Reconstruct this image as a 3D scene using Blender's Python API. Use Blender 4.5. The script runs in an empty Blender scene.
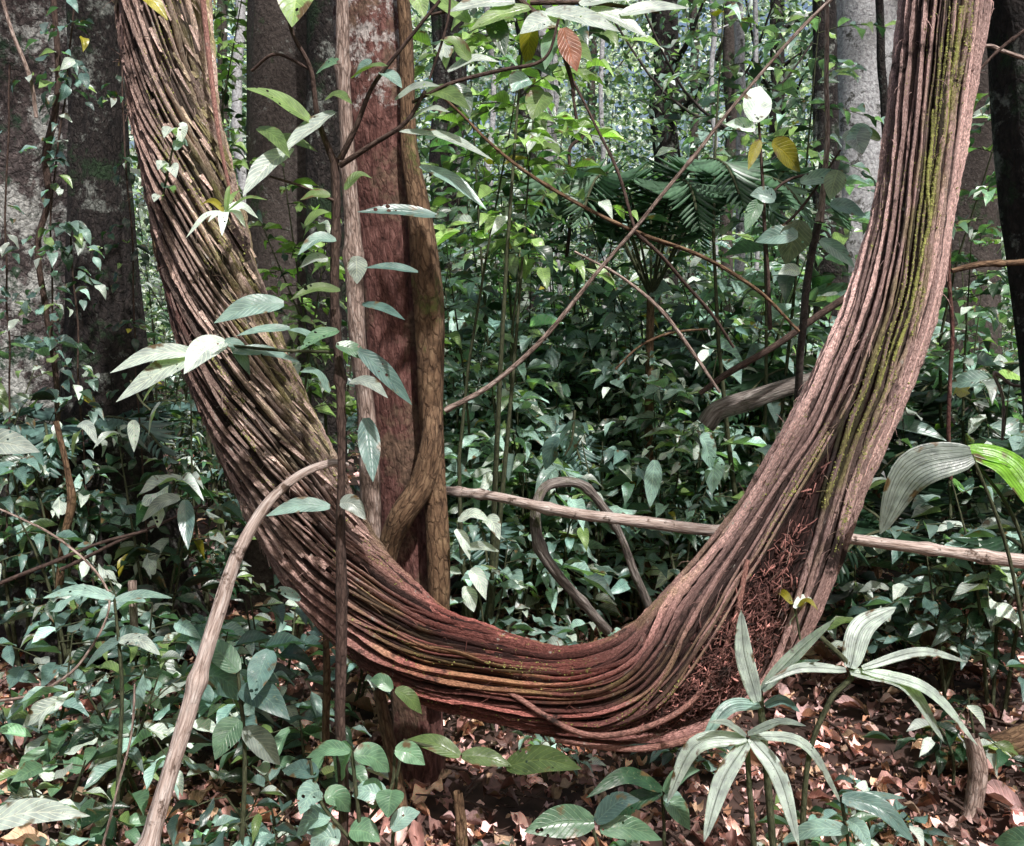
import bpy, math, random
import numpy as np
from mathutils import Vector, noise
random.seed(11); RNG = np.random.default_rng(11)
PI = math.pi
scene = bpy.context.scene
COL = scene.collection

# ------------------------------------------------------------------ camera
FPX, CH, HOR = 983.0, 1.5, 330.0
PITCH = math.atan((423-HOR)/FPX)
cd = bpy.data.cameras.new("camera"); cam = bpy.data.objects.new("camera", cd); COL.objects.link(cam)
cam.location = (0, 0, CH); cam.rotation_euler = (PI/2-PITCH, 0, 0)
cd.sensor_width = 36; cd.lens = FPX/1024*36; cd.clip_end = 500; cd.clip_start = 0.05
scene.camera = cam
_f = np.array([0, math.cos(PITCH), -math.sin(PITCH)]); _u = np.array([0, math.sin(PITCH), math.cos(PITCH)])
def P(px, py, Y):
    """where a point of the photograph stands in the forest, at distance Y"""
    d = _f + np.array([(px-512)/FPX, 0, 0]) + _u*((423-py)/FPX)
    return d*(Y/d[1]) + np.array([0, 0, CH])
def M(px, Y): return px*Y/FPX
def gh(x, y):
    r = 0.05*math.sin(x*1.3+0.7)*math.cos(y*1.1)+0.03*math.sin(x*3.1+y*2.3)+0.02*math.sin(y*4.7-x*1.9)
    r += 0.03*max(0, y-6)
    r += 0.25*max(0, min(1, (x-1.6)/2.5))*max(0, min(1, (y-3.0)/2))
    return r
def GP(px, Y):
    x = (px-512)/FPX*Y
    return np.array([x, Y, gh(x, Y)])

# ------------------------------------------------------------------ mesh tools
class MB:
    def __init__(s): s.v=[]; s.f=[]; s.uv=[]; s.c=[]; s.n=0
    def add(s, v, f, uv=None, c=None):
        v = np.asarray(v, float).reshape(-1, 3); k = len(v)
        s.v.append(v); s.f.append(np.asarray(f, int).reshape(-1, 4)+s.n)
        s.uv.append(np.zeros((k, 2)) if uv is None else np.asarray(uv, float).reshape(-1, 2))
        if c is None: c = (1, 1, 1)
        c = np.asarray(c, float)
        s.c.append(np.tile(c, (k, 1)) if c.ndim == 1 else c.reshape(-1, 3))
        s.n += k
    def build(s, name, mat, parent=None, smooth=True):
        me = bpy.data.meshes.new(name)
        v = np.concatenate(s.v); f = np.concatenate(s.f); uv = np.concatenate(s.uv); c = np.concatenate(s.c)
        org = np.zeros(3)
        if parent is not None:
            org = np.zeros(3); q_ = parent
            while q_ is not None: org = org+np.array(q_.location); q_ = q_.parent
        else: org = np.array([v[:, 0].mean(), v[:, 1].mean(), v[:, 2].min()])
        v = v-org
        me.vertices.add(len(v)); me.vertices.foreach_set("co", v.ravel())
        me.loops.add(f.size); me.loops.foreach_set("vertex_index", f.ravel().astype(np.int32))
        me.polygons.add(len(f)); me.polygons.foreach_set("loop_start", np.arange(0, f.size, 4, dtype=np.int32))
        me.polygons.foreach_set("use_smooth", np.full(len(f), smooth))
        l = me.uv_layers.new(name="UVMap"); l.data.foreach_set("uv", uv[f.ravel()].ravel())
        a = me.color_attributes.new("col", 'FLOAT_COLOR', 'POINT')
        a.data.foreach_set("color", np.hstack([c, np.ones((len(c), 1))]).ravel())
        me.materials.append(mat); me.update(); me.validate()
        o = bpy.data.objects.new(name, me); COL.objects.link(o)
        if parent is not None: o.parent = parent
        else: o.location = org
        return o
def tag(o, label=None, cat=None, group=None, kind=None):
    if label: o["label"] = label
    if cat: o["category"] = cat
    if group: o["group"] = group
    if kind: o["kind"] = kind
    return o
def thing(name, label, cat, loc, group=None):
    o = bpy.data.objects.new(name, None); COL.objects.link(o); o.location = tuple(loc)
    o.empty_display_size = 0.1
    return tag(o, label, cat, group)

def spline(pts, n):
    p = np.array(pts, float)
    if len(p) == 2: p = np.array([p[0], (p[0]+p[1])/2, p[1]])
    d = np.r_[0, np.cumsum(np.linalg.norm(np.diff(p[:, :3], axis=0), axis=1)**0.5+1e-6)]
    q = np.vstack([2*p[0]-p[1], p, 2*p[-1]-p[-2]]); out = []
    for t in np.linspace(0, d[-1], n):
        i = min(max(np.searchsorted(d, t)-1, 0), len(p)-2)
        u = (t-d[i])/(d[i+1]-d[i]); a, b, c, e = q[i], q[i+1], q[i+2], q[i+3]
        out.append(0.5*((2*b)+(c-a)*u+(2*a-5*b+4*c-e)*u*u+(3*b-a-3*c+e)*u**3))
    return np.array(out)
def frames(c):
    T = np.gradient(c, axis=0); T /= np.linalg.norm(T, axis=1)[:, None]+1e-12
    N = np.zeros_like(T); ref = np.array([0, 1.0, 0])
    v = ref-T[0]*T[0].dot(ref)
    if np.linalg.norm(v) < 0.2: v = np.array([1.0, 0, 0])-T[0]*T[0][0]
    N[0] = v/np.linalg.norm(v)
    for i in range(1, len(c)):
        v = N[i-1]-T[i]*T[i].dot(N[i-1]); N[i] = v/(np.linalg.norm(v)+1e-12)
    return T, N, np.cross(T, N)
def tube(mb, pts, sides=8, n=None, wob=0.0, bump=0.0, col=(1, 1, 1), flare=None, knots=0, rfun=None):
    """pts rows: x,y,z,r.  wob = wander of the centre line, bump = unevenness of the radius"""
    n = n or max(8, len(pts)*6)
    s = spline(pts, n); c = s[:, :3].copy(); r = np.maximum(s[:, 3], 1e-4)
    L = np.r_[0, np.cumsum(np.linalg.norm(np.diff(c, axis=0), axis=1))]
    if wob:
        sd = random.random()*100
        for k in range(3):
            c[:, k] += np.array([wob*(noise.noise((l*1.7, sd, k*7.3))+0.5*noise.noise((l*5, sd+9, k*7.3))) for l in L])
    T, N, B = frames(c)
    a = np.linspace(0, 2*PI, sides+1)
    sd = random.random()*50
    V = np.zeros((n, sides+1, 3)); UV = np.zeros((n, sides+1, 2)); C = np.zeros((n, sides+1, 3))
    col = np.asarray(col, float)
    ks = [(random.random()*L[-1], random.random()*2*PI) for _ in range(knots)]
    for i in range(n):
        rr = np.full(sides+1, r[i])
        if bump:
            rr = np.array([r[i]*(1+bump*(noise.noise((math.cos(x)*1.6+sd, math.sin(x)*1.6, L[i]*0.6/max(r.mean(), .02)*0.12))*1.2
                 + 0.5*noise.noise((math.cos(x)*4+sd, math.sin(x)*4, L[i]*2)))) for x in a])
        for kl, ka in ks:
            rr = rr*(1+0.32*math.exp(-((L[i]-kl)/(r[i]*1.2))**2))
        if rfun is not None: rr = rr*np.array([rfun(L[i], x, L[-1]) for x in a])
        V[i] = c[i]+rr[:, None]*(np.cos(a)[:, None]*N[i]+np.sin(a)[:, None]*B[i])
        UV[i, :, 0] = a*max(r.mean(), 0.004); UV[i, :, 1] = L[i]
    idx = np.arange(n*(sides+1)).reshape(n, sides+1)
    F = np.stack([idx[:-1, :-1], idx[:-1, 1:], idx[1:, 1:], idx[1:, :-1]], -1).reshape(-1, 4)
    mb.add(V.reshape(-1, 3), F, UV.reshape(-1, 2), col)
    return c, T
def pts(lst):
    """(px,py,Y,r_px) rows to world x,y,z,r"""
    return [list(P(a, b, Y))+[M(r, Y)] for a, b, Y, r in lst]

# ------------------------------------------------------------------ materials
def newmat(name):
    m = bpy.data.materials.new(name); m.use_nodes = True; nt = m.node_tree; nt.nodes.clear()
    return m, nt, nt.nodes, nt.links
def nd(ns, t, **k):
    n = ns.new(t)
    for a, b in k.items():
        if a.startswith('_'): n.inputs[a[1:]].default_value = b
        else: setattr(n, a, b)
    return n
def ramp(ns, stops):
    r = ns.new('ShaderNodeValToRGB'); e = r.color_ramp.elements
    while len(e) < len(stops): e.new(0.5)
    for i, (p, c) in enumerate(stops):
        e[i].position = p; e[i].color = (*c, 1) if len(c) == 3 else c
    return r
def leaf_mat(name, rough=0.33, trans=0.24, vein=1.0, tb=(1.5, 2.1, 0.6), bumpy=0.35, spots=0.35, spec=0.8, stripes=False, holes=False):
    m, nt, ns, L = newmat(name)
    at = nd(ns, 'ShaderNodeAttribute', attribute_name='col'); tc = ns.new('ShaderNodeTexCoord')
    uv = ns.new('ShaderNodeSeparateXYZ'); L.new(tc.outputs['UV'], uv.inputs[0])
    # side veins slant off the midrib: phase = 14u - 5|v|
    av = nd(ns, 'ShaderNodeMath', operation='ABSOLUTE'); L.new(uv.outputs[1], av.inputs[0])
    m1 = nd(ns, 'ShaderNodeMath', operation='MULTIPLY'); m1.inputs[1].default_value = 62; L.new(uv.outputs[0], m1.inputs[0])
    m2 = nd(ns, 'ShaderNodeMath', operation='MULTIPLY'); m2.inputs[1].default_value = 16; L.new(av.outputs[0], m2.inputs[0])
    if stripes: m1.inputs[1].default_value = 1.5; m2.inputs[1].default_value = 34
    sb = nd(ns, 'ShaderNodeMath', operation='SUBTRACT'); L.new(m1.outputs[0], sb.inputs[0]); L.new(m2.outputs[0], sb.inputs[1])
    sn = nd(ns, 'ShaderNodeMath', operation='SINE'); L.new(sb.outputs[0], sn.inputs[0])
    vr = nd(ns, 'ShaderNodeMapRange'); vr.inputs[1].default_value = 0.75; vr.inputs[2].default_value = 1.0; L.new(sn.outputs[0], vr.inputs[0])
    mr = nd(ns, 'ShaderNodeMapRange'); mr.inputs[1].default_value = 0.09; mr.inputs[2].default_value = 0.0; L.new(av.outputs[0], mr.inputs[0])
    mx = nd(ns, 'ShaderNodeMath', operation='MAXIMUM'); L.new(vr.outputs[0], mx.inputs[0]); L.new(mr.outputs[0], mx.inputs[1])
    no = nd(ns, 'ShaderNodeTexNoise', _Scale=35.0, _Detail=4.0); L.new(tc.outputs['Object'], no.inputs['Vector'])
    n2 = nd(ns, 'ShaderNodeTexNoise', _Scale=140.0, _Detail=2.0); L.new(tc.outputs['Object'], n2.inputs['Vector'])
    r1 = ramp(ns, [(0.3, (0.55, 0.55, 0.55)), (0.7, (1.35, 1.35, 1.3))]); L.new(no.outputs[0], r1.inputs[0])
    c1 = nd(ns, 'ShaderNodeMix', data_type='RGBA', blend_type='MULTIPLY'); c1.inputs[0].default_value = 0.8
    L.new(at.outputs['Color'], c1.inputs[6]); L.new(r1.outputs[0], c1.inputs[7])
    vf = nd(ns, 'ShaderNodeMath', operation='MULTIPLY'); vf.inputs[1].default_value = 0.45*vein; L.new(mx.outputs[0], vf.inputs[0])
    vc = nd(ns, 'ShaderNodeMix', data_type='RGBA', blend_type='MIX'); L.new(vf.outputs[0], vc.inputs[0]); L.new(c1.outputs[2], vc.inputs[6])
    vc2 = nd(ns, 'ShaderNodeMix', data_type='RGBA', blend_type='MULTIPLY'); vc2.inputs[0].default_value = 1; L.new(at.outputs['Color'], vc2.inputs[6]); vc2.inputs[7].default_value = (2.3, 2.0, 1.8, 1)
    L.new(vc2.outputs[2], vc.inputs[7])
    # blemishes and lichen specks
    sp = ramp(ns, [(0.64, (0, 0, 0)), (0.70, (1, 1, 1))]); L.new(n2.outputs[0], sp.inputs[0])
    sf = nd(ns, 'ShaderNodeMath', operation='MULTIPLY'); sf.inputs[1].default_value = spots; L.new(sp.outputs[0], sf.inputs[0])
    c3 = nd(ns, 'ShaderNodeMix', data_type='RGBA'); L.new(sf.outputs[0], c3.inputs[0]); L.new(vc.outputs[2], c3.inputs[6]); c3.inputs[7].default_value = (0.2, 0.22, 0.13, 1)
    if spots > 0:
        n7 = nd(ns, 'ShaderNodeTexNoise', _Scale=22.0, _Detail=3.0); L.new(tc.outputs['Object'], n7.inputs['Vector'])
        ed = nd(ns, 'ShaderNodeMath', operation='MULTIPLY_ADD'); L.new(av.outputs[0], ed.inputs[0]); ed.inputs[1].default_value = .16; L.new(n7.outputs[0], ed.inputs[2])
        er = ramp(ns, [(0.72, (0, 0, 0)), (0.8, (1, 1, 1))]); L.new(ed.outputs[0], er.inputs[0])
        c4 = nd(ns, 'ShaderNodeMix', data_type='RGBA'); L.new(er.outputs[0], c4.inputs[0]); L.new(c3.outputs[2], c4.inputs[6]); c4.inputs[7].default_value = (.13, .085, .035, 1); c3 = c4
    pb = ns.new('ShaderNodeBsdfPrincipled'); L.new(c3.outputs[2], pb.inputs['Base Color'])
    rr = nd(ns, 'ShaderNodeMapRange'); rr.inputs[3].default_value = rough-0.1; rr.inputs[4].default_value = rough+0.15; L.new(no.outputs[0], rr.inputs[0]); L.new(rr.outputs[0], pb.inputs['Roughness'])
    pb.inputs['Specular IOR Level'].default_value = spec
    b = nd(ns, 'ShaderNodeBump', _Strength=bumpy, _Distance=0.004)
    bs = nd(ns, 'ShaderNodeMath', operation='SUBTRACT'); L.new(no.outputs[0], bs.inputs[0]); L.new(mx.outputs[0], bs.inputs[1])
    L.new(bs.outputs[0], b.inputs['Height']); L.new(b.outputs[0], pb.inputs['Normal'])
    tr = ns.new('ShaderNodeBsdfTranslucent')
    t1 = nd(ns, 'ShaderNodeMix', data_type='RGBA', blend_type='MULTIPLY'); t1.inputs[0].default_value = 1; L.new(c3.outputs[2], t1.inputs[6]); t1.inputs[7].default_value = (*tb, 1)
    L.new(t1.outputs[2], tr.inputs[0])
    ms = nd(ns, 'ShaderNodeMixShader'); ms.inputs[0].default_value = trans; L.new(pb.outputs[0], ms.inputs[1]); L.new(tr.outputs[0], ms.inputs[2])
    o = ns.new('ShaderNodeOutputMaterial')
    if holes:   # insect holes
        hv = nd(ns, 'ShaderNodeTexVoronoi', _Scale=55.0); L.new(tc.outputs['Object'], hv.inputs['Vector'])
        hn = nd(ns, 'ShaderNodeTexNoise', _Scale=13.0, _Detail=1.0); L.new(tc.outputs['Object'], hn.inputs['Vector'])
        hm = nd(ns, 'ShaderNodeMapRange'); hm.inputs[1].default_value = .5; hm.inputs[2].default_value = .75; hm.inputs[3].default_value = 0; hm.inputs[4].default_value = .34; L.new(hn.outputs[0], hm.inputs[0])
        hl = nd(ns, 'ShaderNodeMath', operation='LESS_THAN'); L.new(hv.outputs['Distance'], hl.inputs[0]); L.new(hm.outputs[0], hl.inputs[1])
        tp = ns.new('ShaderNodeBsdfTransparent'); hx = nd(ns, 'ShaderNodeMixShader'); L.new(hl.outputs[0], hx.inputs[0]); L.new(ms.outputs[0], hx.inputs[1]); L.new(tp.outputs[0], hx.inputs[2]); ms = hx
    L.new(ms.outputs[0], o.inputs[0])
    return m
def bark_mat(name, c_dark, c_mid, c_light, patch=None, patch_amt=0.0, moss=None, moss_amt=0.0, sc=(14, 3), bump=0.8, dist=0.02, rough=0.85, usecol=False, patch_scale=2.2, crack=0.8, pz=None):
    m, nt, ns, L = newmat(name)
    tc = ns.new('ShaderNodeTexCoord'); mp = nd(ns, 'ShaderNodeMapping'); mp.inputs['Scale'].default_value = (sc[0], sc[1], 1)
    L.new(tc.outputs['UV'], mp.inputs[0])
    n1 = nd(ns, 'ShaderNodeTexNoise', _Scale=1.5, _Detail=8.0, _Roughness=0.65, _Distortion=0.4); L.new(mp.outputs[0], n1.inputs['Vector'])
    vo = nd(ns, 'ShaderNodeTexVoronoi', feature='DISTANCE_TO_EDGE', _Scale=1.6); 
    ad = nd(ns, 'ShaderNodeMixRGB', blend_type='ADD'); ad.inputs[0].default_value = 0.6; L.new(mp.outputs[0], ad.inputs[1]); L.new(n1.outputs[1], ad.inputs[2]); L.new(ad.outputs[0], vo.inputs['Vector'])
    r = ramp(ns, [(0.32, c_dark), (0.5, c_mid), (0.72, c_light)]); L.new(n1.outputs[0], r.inputs[0])
    cr = ramp(ns, [(0.0, (0.45, 0.42, 0.4)), (0.14, (1, 1, 1))]); L.new(vo.outputs[0], cr.inputs[0])
    mu = nd(ns, 'ShaderNodeMix', data_type='RGBA', blend_type='MULTIPLY'); mu.inputs[0].default_value = crack; L.new(r.outputs[0], mu.inputs[6]); L.new(cr.outputs[0], mu.inputs[7])
    cur = mu.outputs[2]
    if usecol:
        at = nd(ns, 'ShaderNodeAttribute', attribute_name='col'); mc = nd(ns, 'ShaderNodeMix', data_type='RGBA', blend_type='MULTIPLY'); mc.inputs[0].default_value = 1
        L.new(cur, mc.inputs[6]); L.new(at.outputs['Color'], mc.inputs[7]); cur = mc.outputs[2]
    for colr, amt, scl, off in ((patch, patch_amt, patch_scale, 0.0), (moss, moss_amt, 3.7, 5.0)):
        if colr is None: continue
        n3 = nd(ns, 'ShaderNodeTexNoise', _Scale=scl, _Detail=9.0, _Roughness=0.72); 
        mm = nd(ns, 'ShaderNodeMapping'); mm.inputs['Location'].default_value = (off, off, off); L.new(tc.outputs['Object'], mm.inputs[0]); L.new(mm.outputs[0], n3.inputs['Vector'])
        rp = ramp(ns, [(0.62-amt*0.3, (0, 0, 0)), (0.68-amt*0.3, (1, 1, 1))]); L.new(n3.outputs[0], rp.inputs[0])
        mx = nd(ns, 'ShaderNodeMix', data_type='RGBA'); L.new(cur, mx.inputs[6])
        if pz and off == 0.0:
            sx_ = ns.new('ShaderNodeSeparateXYZ'); L.new(tc.outputs['Object'], sx_.inputs[0])
            zr = nd(ns, 'ShaderNodeMapRange'); zr.inputs[1].default_value = pz[0]; zr.inputs[2].default_value = pz[1]; zr.inputs[3].default_value = -0.3; zr.inputs[4].default_value = 0.06; L.new(sx_.outputs[2], zr.inputs[0])
            za = nd(ns, 'ShaderNodeMath', operation='ADD'); L.new(n3.outputs[0], za.inputs[0]); L.new(zr.outputs[0], za.inputs[1]); L.new(za.outputs[0], rp.inputs[0])
        L.new(rp.outputs[0], mx.inputs[0])
        n4 = nd(ns, 'ShaderNodeTexNoise', _Scale=60.0, _Detail=3.0); L.new(tc.outputs['Object'], n4.inputs['Vector'])
        r4 = ramp(ns, [(0.35, tuple(x*0.5 for x in colr)), (0.65, tuple(min(1, x*1.25) for x in colr))]); L.new(n4.outputs[0], r4.inputs[0]); L.new(r4.outputs[0], mx.inputs[7])
        cur = mx.outputs[2]
    pb = ns.new('ShaderNodeBsdfPrincipled'); L.new(cur, pb.inputs['Base Color']); pb.inputs['Roughness'].default_value = rough; pb.inputs['Specular IOR Level'].default_value = 0.3
    n5 = nd(ns, 'ShaderNodeTexNoise', _Scale=90.0, _Detail=4.0); L.new(tc.outputs['Object'], n5.inputs['Vector'])
    s1 = nd(ns, 'ShaderNodeMath', operation='MULTIPLY_ADD'); L.new(n5.outputs[0], s1.inputs[0]); s1.inputs[1].default_value = 0.25
    s2 = nd(ns, 'ShaderNodeMath', operation='MULTIPLY_ADD'); L.new(cr.outputs[0], s2.inputs[0]); s2.inputs[1].default_value = crack; L.new(n1.outputs[0], s2.inputs[2]); L.new(s2.outputs[0], s1.inputs[2])
    b = nd(ns, 'ShaderNodeBump', _Strength=bump, _Distance=dist); L.new(s1.outputs[0], b.inputs['Height']); L.new(b.outputs[0], pb.inputs['Normal'])
    o = ns.new('ShaderNodeOutputMaterial'); L.new(pb.outputs[0], o.inputs[0])
    return m
LEAF = leaf_mat('glossy_leaf')
LEAFH = leaf_mat('near_leaf', holes=True, spots=.6)
LEAFF = leaf_mat('far_leaf', rough=0.38, trans=0.25, tb=(1.3, 1.6, .9), vein=0, bumpy=0, spots=0)
HERO = leaf_mat('pleated_leaf', rough=0.4, trans=0.25, vein=-1.9, bumpy=0.9, spots=0.5, stripes=True)
LITTER = leaf_mat('dead_leaf', rough=0.6, trans=0.12, vein=0.5, tb=(1.3, 1, 0.7), bumpy=0.6, spots=0.3)
FIBRE = bark_mat('liana_strand', (0.4, 0.34, 0.32), (0.95, 0.9, 0.9), (1.8, 1.85, 1.85), patch=(0.55, 0.52, 0.45), patch_amt=-.02, moss=(.05, .03, .025), moss_amt=.12, sc=(160, 60), bump=1.0, dist=0.006, rough=0.65, usecol=True, crack=.5, patch_scale=26)
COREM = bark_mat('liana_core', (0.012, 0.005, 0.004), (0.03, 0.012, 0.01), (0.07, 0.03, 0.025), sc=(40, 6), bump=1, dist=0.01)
B_MOTTLE = bark_mat('mottled_bark', (0.02, 0.016, 0.016), (0.07, 0.056, 0.055), (0.2, 0.16, 0.155), patch=(0.42, 0.42, 0.4), patch_amt=0.42, moss=(0.03, 0.06, 0.035), moss_amt=0.25, sc=(22, 16), crack=.3, patch_scale=5.5, dist=.03)
B_DARK = bark_mat('dark_bark', (0.006, 0.005, 0.005), (0.022, 0.017, 0.016), (0.05, 0.04, 0.036), patch=(0.2, 0.21, 0.19), patch_amt=0.24, moss=(0.02, 0.04, 0.018), moss_amt=0.2, sc=(26, 14), crack=.4, patch_scale=6, dist=.03)
B_BROWN = bark_mat('grey_brown_bark', (0.03, 0.024, 0.022), (0.07, 0.056, 0.05), (0.12, 0.1, 0.09), patch=(0.2, 0.2, 0.18), patch_amt=0.08, moss=(0.04, 0.07, 0.03), moss_amt=0.15, sc=(34, 26), dist=0.012, crack=.2, patch_scale=16)
B_RED = bark_mat('red_bark', (0.03, 0.013, 0.011), (0.12, 0.05, 0.042), (0.27, 0.14, 0.12), patch=(0.42, 0.38, 0.36), patch_amt=0.25, moss=(0.16, 0.1, 0.07), moss_amt=0.3, sc=(36, 12), dist=0.01, bump=1.0, crack=.35, patch_scale=13, pz=(2.05, 2.5))
B_PALE = bark_mat('pale_bark', (0.2, 0.19, 0.2), (0.42, 0.42, 0.43), (0.66, 0.67, 0.68), patch=(0.1, 0.1, 0.09), patch_amt=0.2, sc=(26, 24), dist=0.01, crack=.2, patch_scale=10)
B_TAN = bark_mat('tan_vine_bark', (0.12, 0.08, 0.065), (0.34, 0.25, 0.21), (0.6, 0.5, 0.45), patch=(0.08, 0.06, 0.04), patch_amt=0.12, sc=(60, 12), dist=0.006)
B_OLIVE = bark_mat('olive_vine_bark', (0.06, 0.035, 0.02), (0.16, 0.095, 0.055), (0.3, 0.2, 0.12), moss=(0.12, 0.13, 0.04), moss_amt=0.02, sc=(40, 12), dist=0.008)
B_TWIG = bark_mat('dark_twig', (0.03, 0.02, 0.016), (0.08, 0.05, 0.04), (0.16, 0.11, 0.09), sc=(80, 20), dist=0.003)
B_PEEL = bark_mat('peeling_pale_bark', (0.2, 0.14, 0.11), (0.52, 0.41, 0.36), (0.8, 0.73, 0.68), patch=(0.12, 0.08, 0.06), patch_amt=0.2, sc=(90, 9), dist=0.006, crack=.4, patch_scale=16)
B_LOG = bark_mat('weathered_log', (0.06, 0.05, 0.045), (0.2, 0.17, 0.15), (0.42, 0.39, 0.36), moss=(0.07, 0.08, 0.03), moss_amt=.2, sc=(50, 7), dist=0.01, crack=.5)
STEMG = bark_mat('green_stem', (0.03, 0.035, 0.02), (0.07, 0.08, 0.04), (0.13, 0.13, 0.08), sc=(80, 20), dist=0.002)
def simple(name, col, rough=0.8, var=0.5, scale=60):
    m, nt, ns, L = newmat(name); tc = ns.new('ShaderNodeTexCoord'); n = nd(ns, 'ShaderNodeTexNoise', _Scale=scale, _Detail=4.0); L.new(tc.outputs['Object'], n.inputs['Vector'])
    r = ramp(ns, [(0.3, tuple(c*(1-var) for c in col)), (0.7, tuple(c*(1+var) for c in col))]); L.new(n.outputs[0], r.inputs[0])
    pb = ns.new('ShaderNodeBsdfPrincipled'); L.new(r.outputs[0], pb.inputs['Base Color']); pb.inputs['Roughness'].default_value = rough
    o = ns.new('ShaderNodeOutputMaterial'); L.new(pb.outputs[0], o.inputs[0]); return m
MOSS = simple('moss', (0.30, 0.31, 0.09), 0.9)
SOIL = simple('forest_soil', (0.05, 0.028, 0.022), 0.95, 0.6, 14)

# ------------------------------------------------------------------ leaves
def leaf_template(ns_, cols, droop, fold, wave, belly=0.85, tip=0.55):
    us = np.linspace(0, 1, ns_+1); vs = np.linspace(-1, 1, cols); V = []; UV = []
    for u in us:
        w = (max(0.0, math.sin(PI*u**belly))**0.8)*(1-tip*u**5)
        if u in (0.0, 1.0): w = 0.02
        for v in vs:
            x = 0.5*w*v; y = u-0.25*droop*u*u
            z = -droop*u*u*0.5 + fold*abs(v)*w*0.5 + wave*math.sin(u*9+v*2)*abs(v)*0.05
            V.append((x, y, z)); UV.append((u, v))
    idx = np.arange((ns_+1)*cols).reshape(ns_+1, cols)
    F = np.stack([idx[:-1, :-1], idx[:-1, 1:], idx[1:, 1:], idx[1:, :-1]], -1).reshape(-1, 4)
    return np.array(V), F, np.array(UV)
T_MID = [leaf_template(7, 3, d, f, w) for d, f, w in ((.3, .3, 1), (.6, .25, 1), (.1, .45, .5), (.9, .3, 1), (.45, -.15, 1.5))]
T_LOW = [leaf_template(3, 3, d, f, 0) for d, f in ((.3, .3), (.6, .25), (.9, .3))]
T_DIA = [(np.array([(0, 0, 0), (.5, .45, .08), (0, 1, -.12), (-.5, .45, .08)], float), np.array([[0, 1, 2, 3]]), np.array([(0, 0), (.5, 1), (1, 0), (.5, -1)], float))]
T_PIN = [leaf_template(5, 3, d, .25, 0, belly=.7, tip=.3) for d in (.25, .5)]
def norm(a): return a/(np.linalg.norm(a, axis=-1, keepdims=True)+1e-9)
def put(mb, tpl, pos, D, N, L, W, C):
    """vectorised: N copies of a leaf template"""
    pos, D, N, C = (np.atleast_2d(np.asarray(x, float)) for x in (pos, D, N, C)); L = np.atleast_1d(L); W = np.atleast_1d(W)
    D = norm(D); S = norm(np.cross(D, N)); U = np.cross(S, D)
    tv, tf, tuv = tpl; k = len(tv); n = len(pos)
    V = pos[:, None]+tv[None, :, 0, None]*(S*W[:, None])[:, None]+tv[None, :, 1, None]*(D*L[:, None])[:, None]+tv[None, :, 2, None]*(U*L[:, None])[:, None]
    F = tf[None]+(np.arange(n)*k)[:, None, None]
    mb.add(V.reshape(-1, 3), F.reshape(-1, 4), np.tile(tuv, (n, 1)), np.repeat(C, k, axis=0))
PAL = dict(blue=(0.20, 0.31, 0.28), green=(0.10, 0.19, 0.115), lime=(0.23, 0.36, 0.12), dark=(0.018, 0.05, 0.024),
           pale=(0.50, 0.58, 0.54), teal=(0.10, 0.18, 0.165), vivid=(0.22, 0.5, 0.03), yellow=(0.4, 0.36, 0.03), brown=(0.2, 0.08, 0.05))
def lc(pal, var=0.35):
    c = np.array(PAL[pal])*math.exp(random.gauss(0, .45)); r = random.random()
    if r < 0.03: c = np.array(PAL['lime'])*random.uniform(0.5, 1)
    elif r < 0.22: c = np.array(PAL['pale'])*random.uniform(0.5, 1.4)  # sky sheen put in as a paler leaf colour
    elif r < 0.34: c = np.array(PAL['dark'])*random.uniform(.6, 1.2)
    elif r < 0.345: c = np.array(PAL['yellow'])*random.uniform(.5, 1)
    return c
class LeafBag:
    def __init__(s): s.b = {}
    def add(s, tset, pos, D, N, L, W, C):
        s.b.setdefault((id(tset), random.randrange(len(tset))), [tset, []])[1].append((pos, D, N, L, W, C))
    def build(s, name, mat, parent):
        mb = MB()
        for (_, k), (ts, rows) in s.b.items():
            put(mb, ts[k], np.array([r[0] for r in rows]), np.array([r[1] for r in rows]), np.array([r[2] for r in rows]),
                np.array([r[3] for r in rows]), np.array([r[4] for r in rows]), np.array([r[5] for r in rows]))
        return mb.build(name, mat, parent)
def rnd3(s): return np.array([random.gauss(0, s) for _ in range(3)])
def twig(bag, smb, p0, d, length, ll, aspect, pal, tset, r=0.0025, droop=0.35, n=None):
    """a twig with leaves alternating left and right in one flat spray, a terminal leaf last"""
    d = norm(d); n = n or max(2, int(length/(ll*0.42)))
    P_ = [p0+d*length*t+np.array([0, 0, -droop*length*t*t]) for t in np.linspace(0, 1, 4)]
    if smb is not None: tube(smb, [list(q)+[r*(1-0.6*i/3)] for i, q in enumerate(P_)], 4, 5)
    side = norm(np.cross(d, (0, 0, 1.0)))
    for i in range(n+1):
        t = (i+0.7)/(n+0.7); q = p0+d*length*t+np.array([0, 0, -droop*length*t*t])
        sg = 1 if i % 2 else -1
        dd = d*(0.7 if i < n else 1)+side*sg*(0.9 if i < n else 0)+np.array([0, 0, -0.15-0.3*random.random()])+rnd3(0.15)
        l = ll*random.uniform(0.6, 1.15)
        bag.add(tset, q, dd, np.array([0, -0.22, 1.0])+rnd3(0.27), l, l*aspect*random.uniform(0.85, 1.15), lc(pal))
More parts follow.
